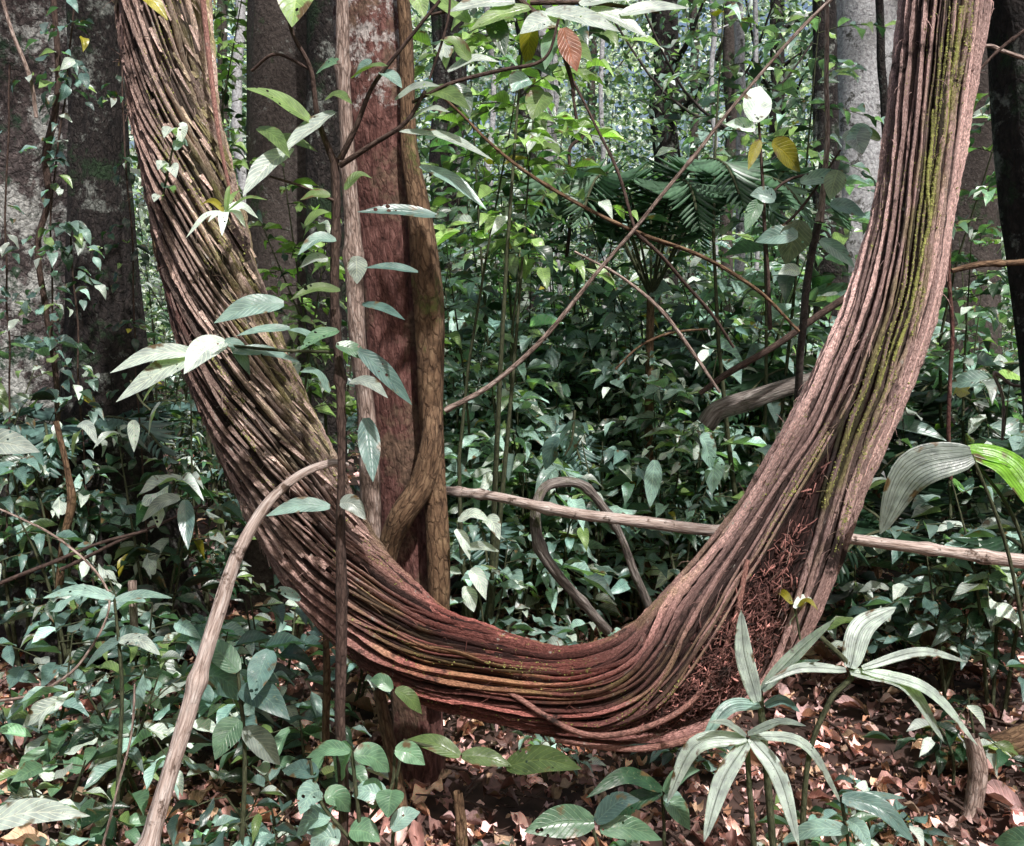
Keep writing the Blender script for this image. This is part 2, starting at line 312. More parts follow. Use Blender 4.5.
def shrub(px, Y, h, spread, label, cat='shrub', ll=0.16, aspect=0.42, pal='blue', stems=3, twigs=7, name='broadleaf_shrub', group=None, tset=None, z0=0.0, low=0.25, base=None, lean=0.0):
    b = GP(px, Y) if base is None else np.array(base, float)
    t = thing(name, label, cat, b, group); bag = LeafBag(); smb = MB(); tset = tset or T_MID
    for s in range(stems):
        a = random.random()*2*PI; hh = h*random.uniform(0.65, 1.0)
        tp = b+np.array([math.cos(a)*spread*0.45+lean, math.sin(a)*spread*0.45, hh])
        mid = (b+tp)/2+rnd3(0.05*h)
        tube(smb, [list(b+rnd3(0.02)*[1, 1, 0]-[0, 0, .03])+[0.006+h*0.003], list(mid)+[0.005+h*0.001], list(tp)+[0.002]], 5, 8)
        for k in range(twigs):
            u = low+(1-low)*(k+random.random())/twigs
            q = (1-u)**2*b+2*u*(1-u)*mid+u*u*tp
            aa = k*2.4+random.random()
            d = np.array([math.cos(aa), math.sin(aa), random.uniform(0.0, 0.55)])
            twig(bag, smb, q, d, spread*random.uniform(0.45, 0.8), ll, aspect, pal, tset)
    smb.build('stem', STEMG, t); bag.build('foliage', LEAF, t)
    return t

# ------------------------------------------------------------------ hero leaves: ribbons along a curve
def ribbon(mb, p, hw, face, col, cols=7, pleat=0.0, n=16, fold=0.25, belly=0.8, tip=0.45, curl=0.0):
    c = spline(p, n); T = norm(np.gradient(c, axis=0)); face = np.array(face, float)
    V = []; UV = []; vs = np.linspace(-1, 1, cols); C = []
    sd = random.random()*40
    for i in range(n):
        u = i/(n-1); w = hw*(max(0, math.sin(PI*min(1, 0.03+u*0.97)**belly))**(0.5 if pleat else 0.75))*(1-tip*u**5)*(.62 if pleat else 1)+hw*0.015
        S = norm(np.cross(T[i], face)); U = np.cross(S, T[i])
        for j, v in enumerate(vs):
            z = fold*abs(v)*w - curl*v*v*w + (pleat*w*(0.5 if j % 2 else -0.5)) + w*0.12*noise.noise((u*4+sd, v*1.5, sd))
            V.append(c[i]+S*v*w+U*z); UV.append((u, v)); C.append(col)
    idx = np.arange(n*cols).reshape(n, cols)
    F = np.stack([idx[:-1, :-1], idx[:-1, 1:], idx[1:, 1:], idx[1:, :-1]], -1).reshape(-1, 4)
    mb.add(V, F, UV, np.array(C))
def hleaf(parent, a, b, w, Y, pal='blue', sag=8, face=(0, -0.75, 0.65), mat=None, dy=0.0, pleat=0.0, mid=None, shade=1.0, name='leaf', label=None, tip=0.45, belly=0.8, cols=7):
    """leaf from photo point a (base) to b (tip), w = full width in px, arched upward by sag px, tip dy nearer/farther"""
    mb = MB(); mx = ((a[0]+b[0])/2, (a[1]+b[1])/2-sag) if mid is None else mid
    p = [P(a[0], a[1], Y), P(mx[0], mx[1], Y+dy*0.4), P(b[0], b[1], Y+dy)]
    col = np.array(PAL[pal])*shade*random.uniform(0.9, 1.1)
    ribbon(mb, p, M(w/2, Y)*1.1, np.array(face)+rnd3(0.12), col, pleat=pleat, cols=cols if not pleat else 11, tip=tip, belly=belly)
    o = mb.build(name, mat or LEAFH, parent)
    if label: o['label'] = label
    return o
def vine(name, label, cat, rows, mat, sides=10, n=None, wob=0.008, bump=0.15, knots=0, group=None):
    mb = MB(); tube(mb, pts(rows), sides, n or len(rows)*10, wob, bump, knots=knots)
    return tag(mb.build(name, mat), label, cat, group)

# ================================================================== GROUND
mb = MB(); xs = np.concatenate([np.linspace(-60, -8, 14)[:-1], np.linspace(-8, 8, 110), np.linspace(8, 60, 14)[1:]])
ys = np.concatenate([np.linspace(-30, 0, 10)[:-1], np.linspace(0, 10, 80), np.linspace(10, 90, 30)[1:]])
V = [(x, y, gh(x, y)+0.02*noise.noise((x*3, y*3, 0))+0.012*noise.noise((x*9, y*9, 3))-0.01) for y in ys for x in xs]
idx = np.arange(len(V)).reshape(len(ys), len(xs))
F = np.stack([idx[:-1, :-1], idx[:-1, 1:], idx[1:, 1:], idx[1:, :-1]], -1).reshape(-1, 4)
mb.add(V, F); o = mb.build('ground', SOIL); tag(o, 'dark brown forest floor soil', 'ground', kind='structure')
# leaf litter: nobody could count it
mb = MB()
LC = np.array([1.75, 1.6, 1.62])*np.array([(0.44, 0.31, 0.3), (0.25, 0.145, 0.125), (0.12, 0.065, 0.055), (0.5, 0.38, 0.34), (0.09, 0.04, 0.03), (0.22, 0.12, 0.07), (0.33, 0.24, 0.16)])
def litter(n, y0, y1, lmin, lmax, tpls):
    y = y0+(y1-y0)*RNG.random(n)**1.4; x = (RNG.random(n)-0.5)*(y*1.35+1.2)
    z = np.array([gh(a, b) for a, b in zip(x, y)])+RNG.random(n)**2*0.05
    az = RNG.random(n)*2*PI; el = RNG.normal(0, 0.22, n)
    D = np.stack([np.cos(az), np.sin(az), el], 1); N = np.stack([RNG.normal(0, .35, n), RNG.normal(0, .35, n), np.ones(n)], 1)
    L = RNG.uniform(lmin, lmax, n); W = L*RNG.uniform(0.3, 0.6, n); C = LC[RNG.integers(0, len(LC), n)]*np.exp(RNG.normal(.1, .45, (n, 1)))
    k = RNG.integers(0, len(tpls), n)
    for i in range(len(tpls)):
        s = k == i; put(mb, tpls[i], np.stack([x, y, z], 1)[s], D[s], N[s], L[s], W[s], C[s])
T_DEAD = [leaf_template(6, 5, d, f, w) for d, f, w in ((.5, .5, 3), (-.5, .5, 3), (.9, -.5, 4), (-.8, .9, 2), (.1, .15, 4))]
litter(9000, 1.6, 5.0, .02, .09, T_DEAD); litter(450, 1.6, 5.5, .09, .14, T_DEAD); litter(9000, 1.6, 6, .012, .035, T_LOW); litter(9000, 4.0, 11, .05, .13, T_LOW)
tag(mb.build('leaf_litter', LITTER), 'pinkish brown curled dead leaves covering the forest floor', 'leaf litter', kind='stuff')
mb = MB()
for i in range(600):
    y = random.uniform(2, 6); x = random.uniform(-0.62, .62)*y; z = gh(x, y)+0.025; a = random.random()*PI; l = random.uniform(.06, .35)
    d = np.array([math.cos(a), math.sin(a), random.uniform(-.05, .1)])*l; r = random.uniform(.0015, .006)
    p = np.array([x, y, z]); tube(mb, [list(p)+[r], list(p+d/2+rnd3(.02))+[r], list(p+d)+[r*.5]], 5, 6)
tag(mb.build('fallen_twigs', B_TWIG), 'small broken dead twigs lying in the leaf litter', 'twigs', kind='stuff')

# ================================================================== THE GIANT LIANA
LY = 2.72
ax = [(150, -330, 3.1, 44), (158, -150, 3.0, 45), (165, 0, 2.9, 46), (172, 100, 2.85, 43), (193, 200, 2.8, 46), (217, 300, 2.75, 49), (247, 390, 2.72, 53), (286, 475, 2.7, 54),
      (332, 562, 2.7, 50), (408, 640, 2.7, 48), (490, 674, 2.7, 45), (568, 692, 2.7, 46), (648, 683, 2.72, 60), (715, 640, 2.73, 73), (772, 562, 2.74, 62),
      (818, 470, 2.75, 51), (861, 380, 2.77, 47), (893, 300, 2.8, 43), (915, 200, 2.85, 38), (931, 100, 2.9, 38), (946, 0, 2.95, 41), (962, -150, 3.05, 46), (975, -330, 3.15, 50)]
AX = np.array(pts(ax)); NA = 640
AX[:, 3] *= np.where(AX[:, 0] < P(330, 560, 2.7)[0], .91, .96)
S = spline(AX, NA); LC3 = S[:, :3]; LR = S[:, 3]; Lc = np.r_[0, np.cumsum(np.linalg.norm(np.diff(LC3, axis=0), axis=1))]; LT = Lc/Lc[-1]
TT = norm(np.gradient(LC3, axis=0)); NN = np.tile(np.array([0, -1.0, 0]), (NA, 1)); NN = norm(NN-TT*(TT*NN).sum(1)[:, None]); BB = np.cross(TT, NN)
# angle 0 = towards the camera, +pi/2 = BB.  BB: T x N.  on the way down-left T=(0,0,-1): BB = (-1,0,0)? sign handled by turn
def near(px, py):
    q = P(px, py, LY); return int(np.argmin(((LC3-q)**2).sum(1)))
iA, iM, iB = near(286, 475), near(715, 640), near(861, 380)
iG = near(735, 620)
_k = [near(590, 692), near(640, 686), near(700, 652), near(765, 573), near(805, 495), near(835, 432)]
gapH = np.interp(np.arange(NA), _k, [0, .32, .54, .42, .24, 0])      # half opening of the parted bundle
gapP = np.interp(np.arange(NA), _k, [.6, .5, .24, -.12, -.22, -.25])      # where round the liana it opens
gapT = gapH/.6
def turn(i): return TW[i]
rate = np.interp(np.arange(NA), [0, near(193, 200), iA, near(490, 674), iM, iB, NA-1], [2.6, 2.6, 2.3, 1.5, 0.9, 0.55, 0.5])
TW = np.cumsum(rate*np.r_[0, np.diff(Lc)])
SIGN = -1.0 if BB[near(193, 200)][0] < 0 else 1.0
# inner (hollow side) direction angle for front crossing strands
t_ = thing('giant_liana', 'huge twisted liana of ropy ribbed strands hanging in a broad curve across the clearing', 'liana', LC3[near(568, 692)]-[0, 0, LR[near(568, 692)]])
def _blur(a, k=13):
    return np.convolve(np.pad(a, k//2, mode='edge'), np.ones(k)/k, 'valid')
def lsurf(i, th, rad):
    r = LR[i]*rad; el = 1.0
    return LC3[i]+r*(math.cos(th)*NN[i]+math.sin(th)*BB[i]*el)
# outer side angle: BB component pointing away from the hollow
cen = P(560, 300, LY)
osg = np.array([1.0 if (BB[i]@(LC3[i]-cen)) > 0 else -1.0 for i in range(NA)])
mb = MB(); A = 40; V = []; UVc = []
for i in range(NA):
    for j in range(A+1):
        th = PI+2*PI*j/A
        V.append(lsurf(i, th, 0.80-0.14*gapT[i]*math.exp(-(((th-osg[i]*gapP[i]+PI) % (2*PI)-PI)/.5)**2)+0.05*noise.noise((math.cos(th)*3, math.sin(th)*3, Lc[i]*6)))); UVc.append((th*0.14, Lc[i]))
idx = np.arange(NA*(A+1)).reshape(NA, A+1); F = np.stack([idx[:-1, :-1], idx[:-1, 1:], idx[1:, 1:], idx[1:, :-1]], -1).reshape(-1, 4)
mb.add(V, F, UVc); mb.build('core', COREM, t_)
def lcol(i, th, k):
    """colour of a strand by where it is: grey-tan and mossy on the left arm, dark wine red in the belly, pink-tan on the right arm"""
    u = i/NA; a, m_, b = iA/NA, near(568, 692)/NA, near(800, 500)/NA
    tan = np.array((0.60, 0.46, 0.39)); red = np.array((0.31, 0.115, 0.095)); pink = np.array((0.76, 0.53, 0.48)); moss = np.array((0.33, 0.33, 0.09))
    if u < a: c = tan
    elif u < m_:
        f = min(1, (u-a)/(m_-a)*1.8); c = tan*(1-f)+red*f
    elif u < b: f = (u-m_)/(b-m_); c = red*(1-f)+pink*f
    else: c = pink
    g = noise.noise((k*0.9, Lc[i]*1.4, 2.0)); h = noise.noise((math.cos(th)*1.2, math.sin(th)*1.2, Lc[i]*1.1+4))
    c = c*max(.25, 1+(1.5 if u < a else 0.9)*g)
    mo = max(0.0, min(1.0, (h-0.02)*5))
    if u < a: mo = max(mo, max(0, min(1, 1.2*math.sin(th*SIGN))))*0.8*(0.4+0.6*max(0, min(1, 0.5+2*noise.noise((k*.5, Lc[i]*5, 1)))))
    elif u > b: mo = max(0, min(1, (math.cos(th-0.1*SIGN-.25*noise.noise((Lc[i]*1.1, 7, 3)))-0.86)*9))*0.75
    else: mo = mo*0.3
    mo *= max(0.0, min(1.0, 0.55+2.2*noise.noise((k*3.1, Lc[i]*14, 6))))
    if u < a: c = c*(0.55+.45*max(0, min(1, .6+1.2*math.sin(th*SIGN))))+np.array((.05, .0, .0))*max(0, -math.sin(th*SIGN))  # left arm: shade on its unlit side put into the colour, tinted red
    return c*(1-mo)+moss*mo
# the opening turns with the strands, so that no strand ever crosses it
OS = osg[iG]; GPH_ = _blur(OS*gapP, 21); gapH = _blur(gapH, 21)
corr = GPH_-(GPH_[iG]+SIGN*(TW-TW[iG])); lo_, hi_ = _k[0]-4, _k[-1]+4
corr[:lo_] = corr[lo_]; corr[hi_:] = corr[hi_]; corr = _blur(corr, 31)
PHS = GPH_[iG]+SIGN*(TW-TW[iG])+corr
REC = []
def strand(mb, th0, rk, rmul=1.0, i0=0, i1=NA-1, wander=1.0, lift=0.0, sides=7, twm=1.0, rad0=0.955, dark=1.0):
    n = i1-i0+1; c = np.zeros((n, 3)); th = np.zeros(n); sd = random.random()*99
    rr = np.zeros(n)
    for q, i in enumerate(range(i0, i1+1)):
        wd = wander*(0.10*noise.noise((sd, Lc[i]*1.6, 0))+0.05*noise.noise((sd, Lc[i]*6, 3)))*(1-.6*gapT[i])
        d = (th0+SIGN*TW[iG]-GPH_[iG]+PI) % (2*PI)-PI; g = gapH[i]
        a = PHS[i]+math.copysign(g+abs(d)*(PI-g)/PI, d)+wd+SIGN*(TW[i]-TW[i0])*(twm-1)*(1-gapT[i])
        th[q] = a
        rad = rad0+0.07*noise.noise((sd+5, Lc[i]*2.2, 1))+0.03*noise.noise((sd+7, Lc[i]*9, 1))+lift
        c[q] = lsurf(i, a, rad)
        rr[q] = rk*rmul*(1+0.35*noise.noise((sd, Lc[i]*9, 8))+0.25*noise.noise((sd, Lc[i]*30, 8))+0.2*noise.noise((sd, Lc[i]*70, 8)))
        rr[q] *= (0.75+0.4*LR[i]/0.13)*(1-.3*gapT[i])*(.86 if i > iG else 1)
    T = norm(np.gradient(c, axis=0)); axis = LC3[i0:i1+1]; R = norm(c-axis); R = norm(R-T*(R*T).sum(1)[:, None]); Bn = np.cross(T, R)
    a = np.linspace(0, 2*PI, sides+1)
    V = c[:, None]+rr[:, None, None]*(1.9*np.cos(a)[None, :, None]*R[:, None]+0.8*np.sin(a)[None, :, None]*Bn[:, None])
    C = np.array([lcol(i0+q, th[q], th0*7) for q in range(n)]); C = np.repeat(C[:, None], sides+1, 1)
    C = C*dark
    REC.append((c, rr, R, th, i0))
    UV = np.stack(np.broadcast_arrays((a*0.01)[None, :], Lc[i0:i1+1][:, None]+sd), -1)
    idx = np.arange(n*(sides+1)).reshape(n, sides+1); F = np.stack([idx[:-1, :-1], idx[:-1, 1:], idx[1:, 1:], idx[1:, :-1]], -1).reshape(-1, 4)
    mb.add(V.reshape(-1, 3), F, UV.reshape(-1, 2), C.reshape(-1, 3))
    return c
mb = MB()
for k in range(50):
    strand(mb, 2*PI*(k+random.uniform(-.3, .3))/50, 0.0078, random.uniform(0.8, 1.3), rad0=.82, dark=.16)  # under layer coloured dark: shade of the gaps between strands painted in
REC = []
NS = 50
for k in range(NS):
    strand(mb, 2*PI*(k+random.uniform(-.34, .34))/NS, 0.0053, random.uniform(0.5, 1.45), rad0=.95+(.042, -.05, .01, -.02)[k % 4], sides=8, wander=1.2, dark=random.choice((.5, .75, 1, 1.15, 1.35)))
o = mb.build('ropy_strands', FIBRE, t_)
mb = MB()
for k in range(30):
    i0 = random.randrange(0, NA-210); i1 = min(NA-1, i0+random.randrange(90, 300))
    strand(mb, random.random()*2*PI, 0.0042, random.uniform(.6, 1.3), i0, i1, wander=3.0, lift=0.03, sides=6, twm=random.uniform(.8, 1.15))
mb.build('outer_rootlets', FIBRE, t_)
# long flaky edges of bark on the left arm
mb = MB()
for k in range(420):
    i = random.randrange(8, iA+30); th = random.uniform(-1.7, 1.7); q = lsurf(i, th, 1.02); R = norm(q-LC3[i])
    tng = norm(TT[i]*1.0+SIGN*0.42*np.cross(TT[i], R)*(-1 if False else 1))
    l = random.uniform(.02, .09); w = random.uniform(.003, .008)
    bb = np.cross(tng, R); 
    v = [q-bb*w, q+bb*w, q+tng*l+bb*w*.4+R*random.uniform(0, .012), q+tng*l-bb*w*.4+R*random.uniform(0, .012)]
    mb.add(v, [[0, 1, 2, 3]], [(0, 0), (.01, 0), (.01, l), (0, l)], lcol(i, th, k)*1.1)
mb.build('bark_flake', FIBRE, t_)['kind'] = 'stuff'
# fibre mat in the parted bend
mb = MB()
for k in range(4200):
    i = int(np.clip(random.gauss(near(705, 655), 19), 0, NA-1)); th = osg[i]*gapP[i]+random.gauss(0, 0.34*max(.2, gapT[i])); q = lsurf(i, th, random.uniform(.68, .9)); R = norm(q-LC3[i])
    d = norm(np.cross(R, rnd3(1))*.7+TT[i]*random.choice((-1, 1))*1.0); l = random.uniform(.006, .04); r = random.uniform(.0006, .003)*random.random()+.0005
    c = np.array((0.36, 0.17, 0.145))*math.exp(random.gauss(-.35, .75))
    tube(mb, [list(q)+[r], list(q+d*l*.5+R*random.uniform(0, .012))+[r], list(q+d*l)+[r*.6]], 4, 4, col=c)
mb.build('fibre_mat', FIBRE, t_)['kind'] = 'stuff'
# loose hairs all along
mb = MB()
for k in range(900):
    i = random.randrange(5, NA-5); th = random.uniform(-1.9, 1.9); q = lsurf(i, th, 1.0); R = norm(q-LC3[i]); d = norm(TT[i]*random.choice((-1, 1))+rnd3(.5)); l = random.uniform(.015, .06); r = random.uniform(.0006, .0013)
    tube(mb, [list(q)+[r], list(q+d*l*.5+R*.008)+[r], list(q+d*l+R*random.uniform(-.002, .016)-[0, 0, .01])+[r*.5]], 3, 4, col=lcol(i, th, k)*1.15)
mb.build('loose_hair', FIBRE, t_)['kind'] = 'stuff'
# moss granules
mb = MB(); cube = np.array([(x, y, z) for x in (-1, 1) for y in (-1, 1) for z in (-1, 1)], float)/1.6
CF = np.array([[0, 1, 3, 2], [4, 6, 7, 5], [0, 4, 5, 1], [2, 3, 7, 6], [0, 2, 6, 4], [1, 5, 7, 3]])
ROTS = [np.linalg.qr(RNG.normal(size=(3, 3)))[0] for _ in range(60)]
kk = 0; bR = near(800, 500); bL = near(300, 500)
while kk < 30000:
    c_, r_, R_, th_, i0_ = REC[random.randrange(len(REC))]; q_ = random.randrange(len(c_)-1); i = i0_+q_; th = (th_[q_]+PI) % (2*PI)-PI
    if random.random() < .75:
        if i < bR or abs(th-0.1*SIGN-.5*noise.noise((Lc[i]*1.1, 7, 3))) > (.2+.3*max(0, noise.noise((Lc[i]*2, 1, 3)))): continue
    else:
        if i > bL and i < bR and random.random() < .8: continue
        if i > bR and random.random() < .7: continue
        if i < bL and th*SIGN < -0.3: continue
        if abs(th) > 1.6 or noise.noise((Lc[i]*2.5, th*2, 9)) < 0.05: continue
    u_ = random.random(); o_ = random.gauss(0, .7); Bn_ = norm(np.cross(TT[i], R_[q_]))
    q = c_[q_]*(1-u_)+c_[q_+1]*u_+R_[q_]*r_[q_]*1.4*math.cos(o_)+Bn_*r_[q_]*math.sin(o_); s = random.uniform(.0006, .0026)
    mb.add(q+cube*s*np.array([random.uniform(.6, 1.4) for _ in range(3)])@ROTS[kk % 60], CF); kk += 1
mb.build('moss', MOSS, t_)['kind'] = 'stuff'
# loose roots swinging free of the bundle
for rows in ([(555, 738, 2.62, 3), (640, 748, 2.6, 3.5), (700, 735, 2.58, 3.2), (735, 700, 2.6, 3), (748, 650, 2.63, 3)],
             [(200, -30, 2.78, 3), (208, 60, 2.74, 2.6), (218, 130, 2.7, 2.2), (232, 200, 2.68, 1.6)],
             [(505, 690, 2.58, 3), (590, 735, 2.56, 3), (680, 712, 2.56, 3), (730, 640, 2.58, 3), (748, 560, 2.6, 3)]):
    mb = MB(); tube(mb, pts(rows), 7, 50, .006, .2, col=(0.42, .22, .18)); mb.build('loose_root', FIBRE, t_)

# ================================================================== TREES
def buttress(k, amt, h=0.9, ph=0.0):
    def f(l, a, LL):
        return 1+amt*math.exp(-l/h)*(0.5+0.5*math.cos(k*a+ph))+0.25*amt*math.exp(-l/(h*.4))
    return f
def trunk(name, label, rows, mat, sides=28, n=70, bump=.12, rfun=None, wob=.01, group=None, cat='tree', extra=None, limbs=0):
    p = pts(rows); b = p[0][:3]
    t = thing(name, label, cat, b, group); mb = MB()
    c, T = tube(mb, p, sides, n, wob, bump, rfun=rfun); mb.build('trunk', mat, t)
    return t, c
def up(px, Y, r, top=(-400), px2=None, base=None):
    """rows of a trunk from its foot on the ground to above the frame"""
    g = GP(px, Y); py = 423
    # photo row of ground at this depth
    dz = CH-g[2]; v = math.atan(dz/Y)-PITCH; pyb = 423+FPX*math.tan(v)
    px2 = px if px2 is None else px2
    return [(px, pyb+6, Y, r*1.05), (px*.75+px2*.25, pyb*.75+top*.25, Y, r), (px*.4+px2*.6, pyb*.4+top*.6, Y, r*.95), (px2, top, Y, r*.85)]
# left twin: mottled one and the dark one
trunk('mottled_tree', 'wide tree at the left edge with grey bark blotched by pale lichen', up(20, 5.0, 56, -500, 36), B_MOTTLE, rfun=buttress(5, .35, 0.5))
tree_dark, _ = trunk('dark_tree', 'dark tree with flared buttress foot just right of the lichen blotched tree', [(112, 630, 4.6, 84), (108, 540, 4.6, 66), (106, 430, 4.6, 48), (102, 300, 4.6, 37), (98, 150, 4.6, 29), (92, 0, 4.6, 25), (88, -300, 4.6, 22), (84, -600, 4.6, 18)], B_DARK, rfun=buttress(6, .25, 0.5, 1.0), n=90, sides=36)
trunk('brown_tree', 'smooth grey brown tree trunk behind the top of the liana left arm', up(292, 5.4, 44, -500, 290), B_BROWN, rfun=buttress(5, .3, .5))
trunk('black_tree', 'narrow blackish trunk pressed between the grey brown tree and the red tree', up(325, 5.0, 20, -500, 330), B_DARK)
rt, _ = trunk('red_tree', 'straight red barked tree with pale whitish top behind the liana', [(426, 846, 3.18, 26), (418, 700, 3.18, 25), (408, 540, 3.18, 27), (398, 350, 3.18, 29), (386, 200, 3.18, 30), (378, 100, 3.18, 31), (370, 0, 3.18, 31), (362, -250, 3.2, 30), (356, -600, 3.25, 28)], B_RED, n=110, rfun=lambda l, a, LL: 1+.06*math.cos(3*a+1)+.03*math.cos(7*a+l))
# clinging vines on the red tree
vine('strangler_vine', 'thick orange brown vine climbing the right side of the red tree', 'vine',
     [(436, 700, 3.08, 9), (436, 590, 3.06, 11), (434, 480, 3.05, 12), (432, 360, 3.05, 13), (427, 270, 3.05, 13), (418, 200, 3.06, 10), (408, 130, 3.07, 7), (403, 40, 3.08, 6), (398, -80, 3.1, 5)], B_OLIVE, 14, 90, .012, .3)
vine('crossing_vine', 'knotted brown vine looping across the foot of the red tree above the liana', 'vine',
     [(434, 385, 3.08, 6), (432, 420, 3.01, 9), (430, 450, 2.98, 11), (420, 485, 2.96, 12), (402, 515, 2.96, 12), (390, 545, 3.0, 11), (385, 590, 3.05, 9)], B_OLIVE, 14, 50, .008, .3)
vine('pale_climbing_vine', 'thin pale mottled vine running up the left side of the red tree', 'vine',
     [(372, 560, 3.02, 9), (368, 470, 3.02, 10), (362, 380, 3.02, 8), (356, 280, 3.02, 8), (350, 180, 3.02, 7), (345, 90, 3.02, 6), (341, 0, 3.02, 6), (336, -120, 3.05, 6)], B_TAN, 10, 80, .015, .3, knots=5)
# right side trees
trunk('grey_tree', 'pale blue grey tree trunk with dark foot behind the liana right arm', [(872, 610, 7.0, 68), (870, 480, 7.0, 54), (868, 300, 7.0, 44), (866, 150, 7.0, 38), (864, 0, 7.0, 36), (862, -400, 7.0, 34)], B_PALE, rfun=buttress(5, .3, .5))
trunk('shadowed_tree', 'slim blackish trunk left of the pale grey tree', [(838, 590, 6.5, 30), (834, 400, 6.5, 22), (828, 200, 6.5, 14), (824, 0, 6.5, 11), (820, -400, 6.5, 10)], B_DARK)
trunk('right_grey_tree', 'grey brown tree trunk to the right of the liana right arm', up(966, 6.6, 28, -500, 975), B_BROWN)
t4, _ = trunk('leaning_dark_tree', 'dark leaning trunk cutting the top right corner', [(1075, 600, 3.6, 34), (1058, 400, 3.6, 32), (1037, 200, 3.6, 30), (1022, 60, 3.6, 29), (1012, -40, 3.6, 29), (1000, -300, 3.7, 28)], B_DARK)
# trees in the middle distance, each with its crown
def crown(t, c0, rad, n, ll, pal, mat=LEAFF, squash=.7):
    mb = MB(); cl = max(6, n//60); ctr = np.array([rnd3(1)*rad*[.5, .5, .5*squash] for _ in range(cl)])+c0
    k = RNG.integers(0, cl, n); pos = ctr[k]+RNG.normal(0, 1, (n, 3))*rad*0.2
    D = RNG.normal(0, 1, (n, 3))+[0, 0, -.5]; N = RNG.normal(0, .6, (n, 3))+[0, 0, 1]
    L = ll*RNG.uniform(.6, 1.3, n); b = np.array([PAL[pal]])*RNG.uniform(.5, 1.6, (n, 1))
    put(mb, T_DIA[0], pos, D, N, L, L*.5, b); mb.build('crown', mat, t)
mids = [(667, 11, 13, 'slim dark tree trunk rising out of the palm fronds, top centre', B_DARK, 662),
        (544, 10, 9, 'slim pale speckled tree trunk in the middle distance left of the palm', B_PALE, 546),
        (740, 8.5, 5, 'very thin pale trunk between the palm and the grey tree', B_PALE, 738),
        (728, 9.5, 6, 'thin brown trunk just left of the very thin pale one', B_BROWN, 732),
        (528, 9, 10, 'dark stump-like trunk just left of the pale speckled one', B_DARK, 524),
        (240, 9, 5, 'thin pale trunk glimpsed between the liana left arm and the grey brown tree', B_PALE, 243),
        (449, 8, 17, 'blackish trunk at the top edge right of the red tree', B_DARK, 440),
        (590, 16, 4, 'far thin trunk seen against the brightest foliage', B_BROWN, 594),
        (690, 15, 4, 'far brown trunk right of the slim dark tree', B_BROWN, 696),
        (778, 13, 7, 'far dark trunk behind the pale hanging vine', B_DARK, 776),
        (990, 12, 8, 'far pale trunk between the right grey brown tree and the corner trunk', B_PALE, 984),
        (557, 7.5, 2.6, 'very slim pale stem standing just right of the pale speckled tree', B_PALE, 559),
        (603, 8, 2.4, 'very slim pale stem standing left behind the palm crown', B_PALE, 599),
        (712, 7, 2.6, 'very slim pale stem standing right behind the palm crown', B_PALE, 716),
        (495, 7.2, 2.8, 'very slim pale stem standing between the red tree and the dark stump-like trunk', B_PALE, 489),
        (758, 7.4, 2.4, 'very slim pale stem right of the very thin pale trunk', B_PALE, 763),
        (222, 13, 5, 'far thin brown trunk touching the liana left arm edge', B_BROWN, 224)]
for px, Y, r, lab, mat, px2 in mids:
    t, c = trunk('slender_tree', lab, up(px, Y, r, -260 if Y > 9 else -700, px2), mat, 12, 40, .15, wob=.06, group='trees in the middle distance')
    for k in range(5):   # limbs
        u = random.randrange(18, 36); q = c[u]; a = random.random()*2*PI; l = random.uniform(.6, 1.6); mb = MB()
        tube(mb, [list(q)+[M(r, Y)*.35], list(q+l*.5*np.array([math.cos(a), math.sin(a), .5]))+[M(r, Y)*.2], list(q+l*np.array([math.cos(a), math.sin(a), .9]))+[.01]], 6, 8); mb.build('limb', mat, t)
    crown(t, c[-1]+[0, 0, .3], 1.8, 450, .12, random.choice(('green', 'lime')))

# ================================================================== VINES, POLES AND BRANCHES
vine('curved_pale_vine', 'pale peeling vine bending down to the ground in front of the liana left side', 'vine',
     [(348, 466, 2.42, 2.5), (330, 464, 2.4, 3.7), (298, 477, 2.38, 4.5), (264, 508, 2.36, 5.7), (238, 552, 2.33, 6.6), (220, 605, 2.3, 7.4), (204, 655, 2.27, 7.4), (186, 715, 2.24, 8.2), (166, 780, 2.2, 8.6), (146, 850, 2.16, 9.0), (120, 960, 2.15, 9.8)], B_PEEL, 12, 120, .008, .22, knots=4)
vine('horizontal_pole', 'long pale straight pole lying across behind the liana', 'pole',
     [(380, 480, 3.5, 4), (425, 487, 3.42, 4), (470, 495, 3.3, 4.5), (560, 509, 3.1, 5.5), (640, 521, 2.98, 5.5), (740, 534, 2.98, 5.5), (850, 540, 2.98, 5.5), (930, 548, 2.98, 6), (1000, 558, 2.98, 6.5), (1060, 568, 2.98, 7)], B_PEEL, 10, 140, .014, .3, knots=9)
vine('looped_vine', 'mossy vine bent into a tall loop behind the straight pole', 'vine',
     [(607, 632, 3.3, 4.9), (580, 602, 3.25, 4.9), (556, 575, 3.2, 5.3), (541, 550, 3.2, 5.3), (537, 515, 3.2, 5.3), (543, 490, 3.22, 4.9), (558, 482, 3.25, 4.9), (580, 485, 3.3, 4.5), (604, 512, 3.35, 4.5), (622, 545, 3.4, 4.1), (637, 580, 3.45, 4.1), (652, 612, 3.5, 4.1), (668, 650, 3.55, 4.1)], B_LOG, 10, 120, .022, .45, knots=6)
vine('fallen_log', 'weathered grey log jutting out from behind the liana right arm', 'log',
     [(706, 430, 4.2, 6.8), (718, 416, 4.2, 9.0), (745, 405, 4.2, 9.8), (775, 393, 4.2, 8.2), (812, 382, 4.2, 8.2), (860, 372, 4.2, 8.2), (920, 360, 4.3, 7.5)], B_LOG, 14, 60, .02, .3, knots=2)
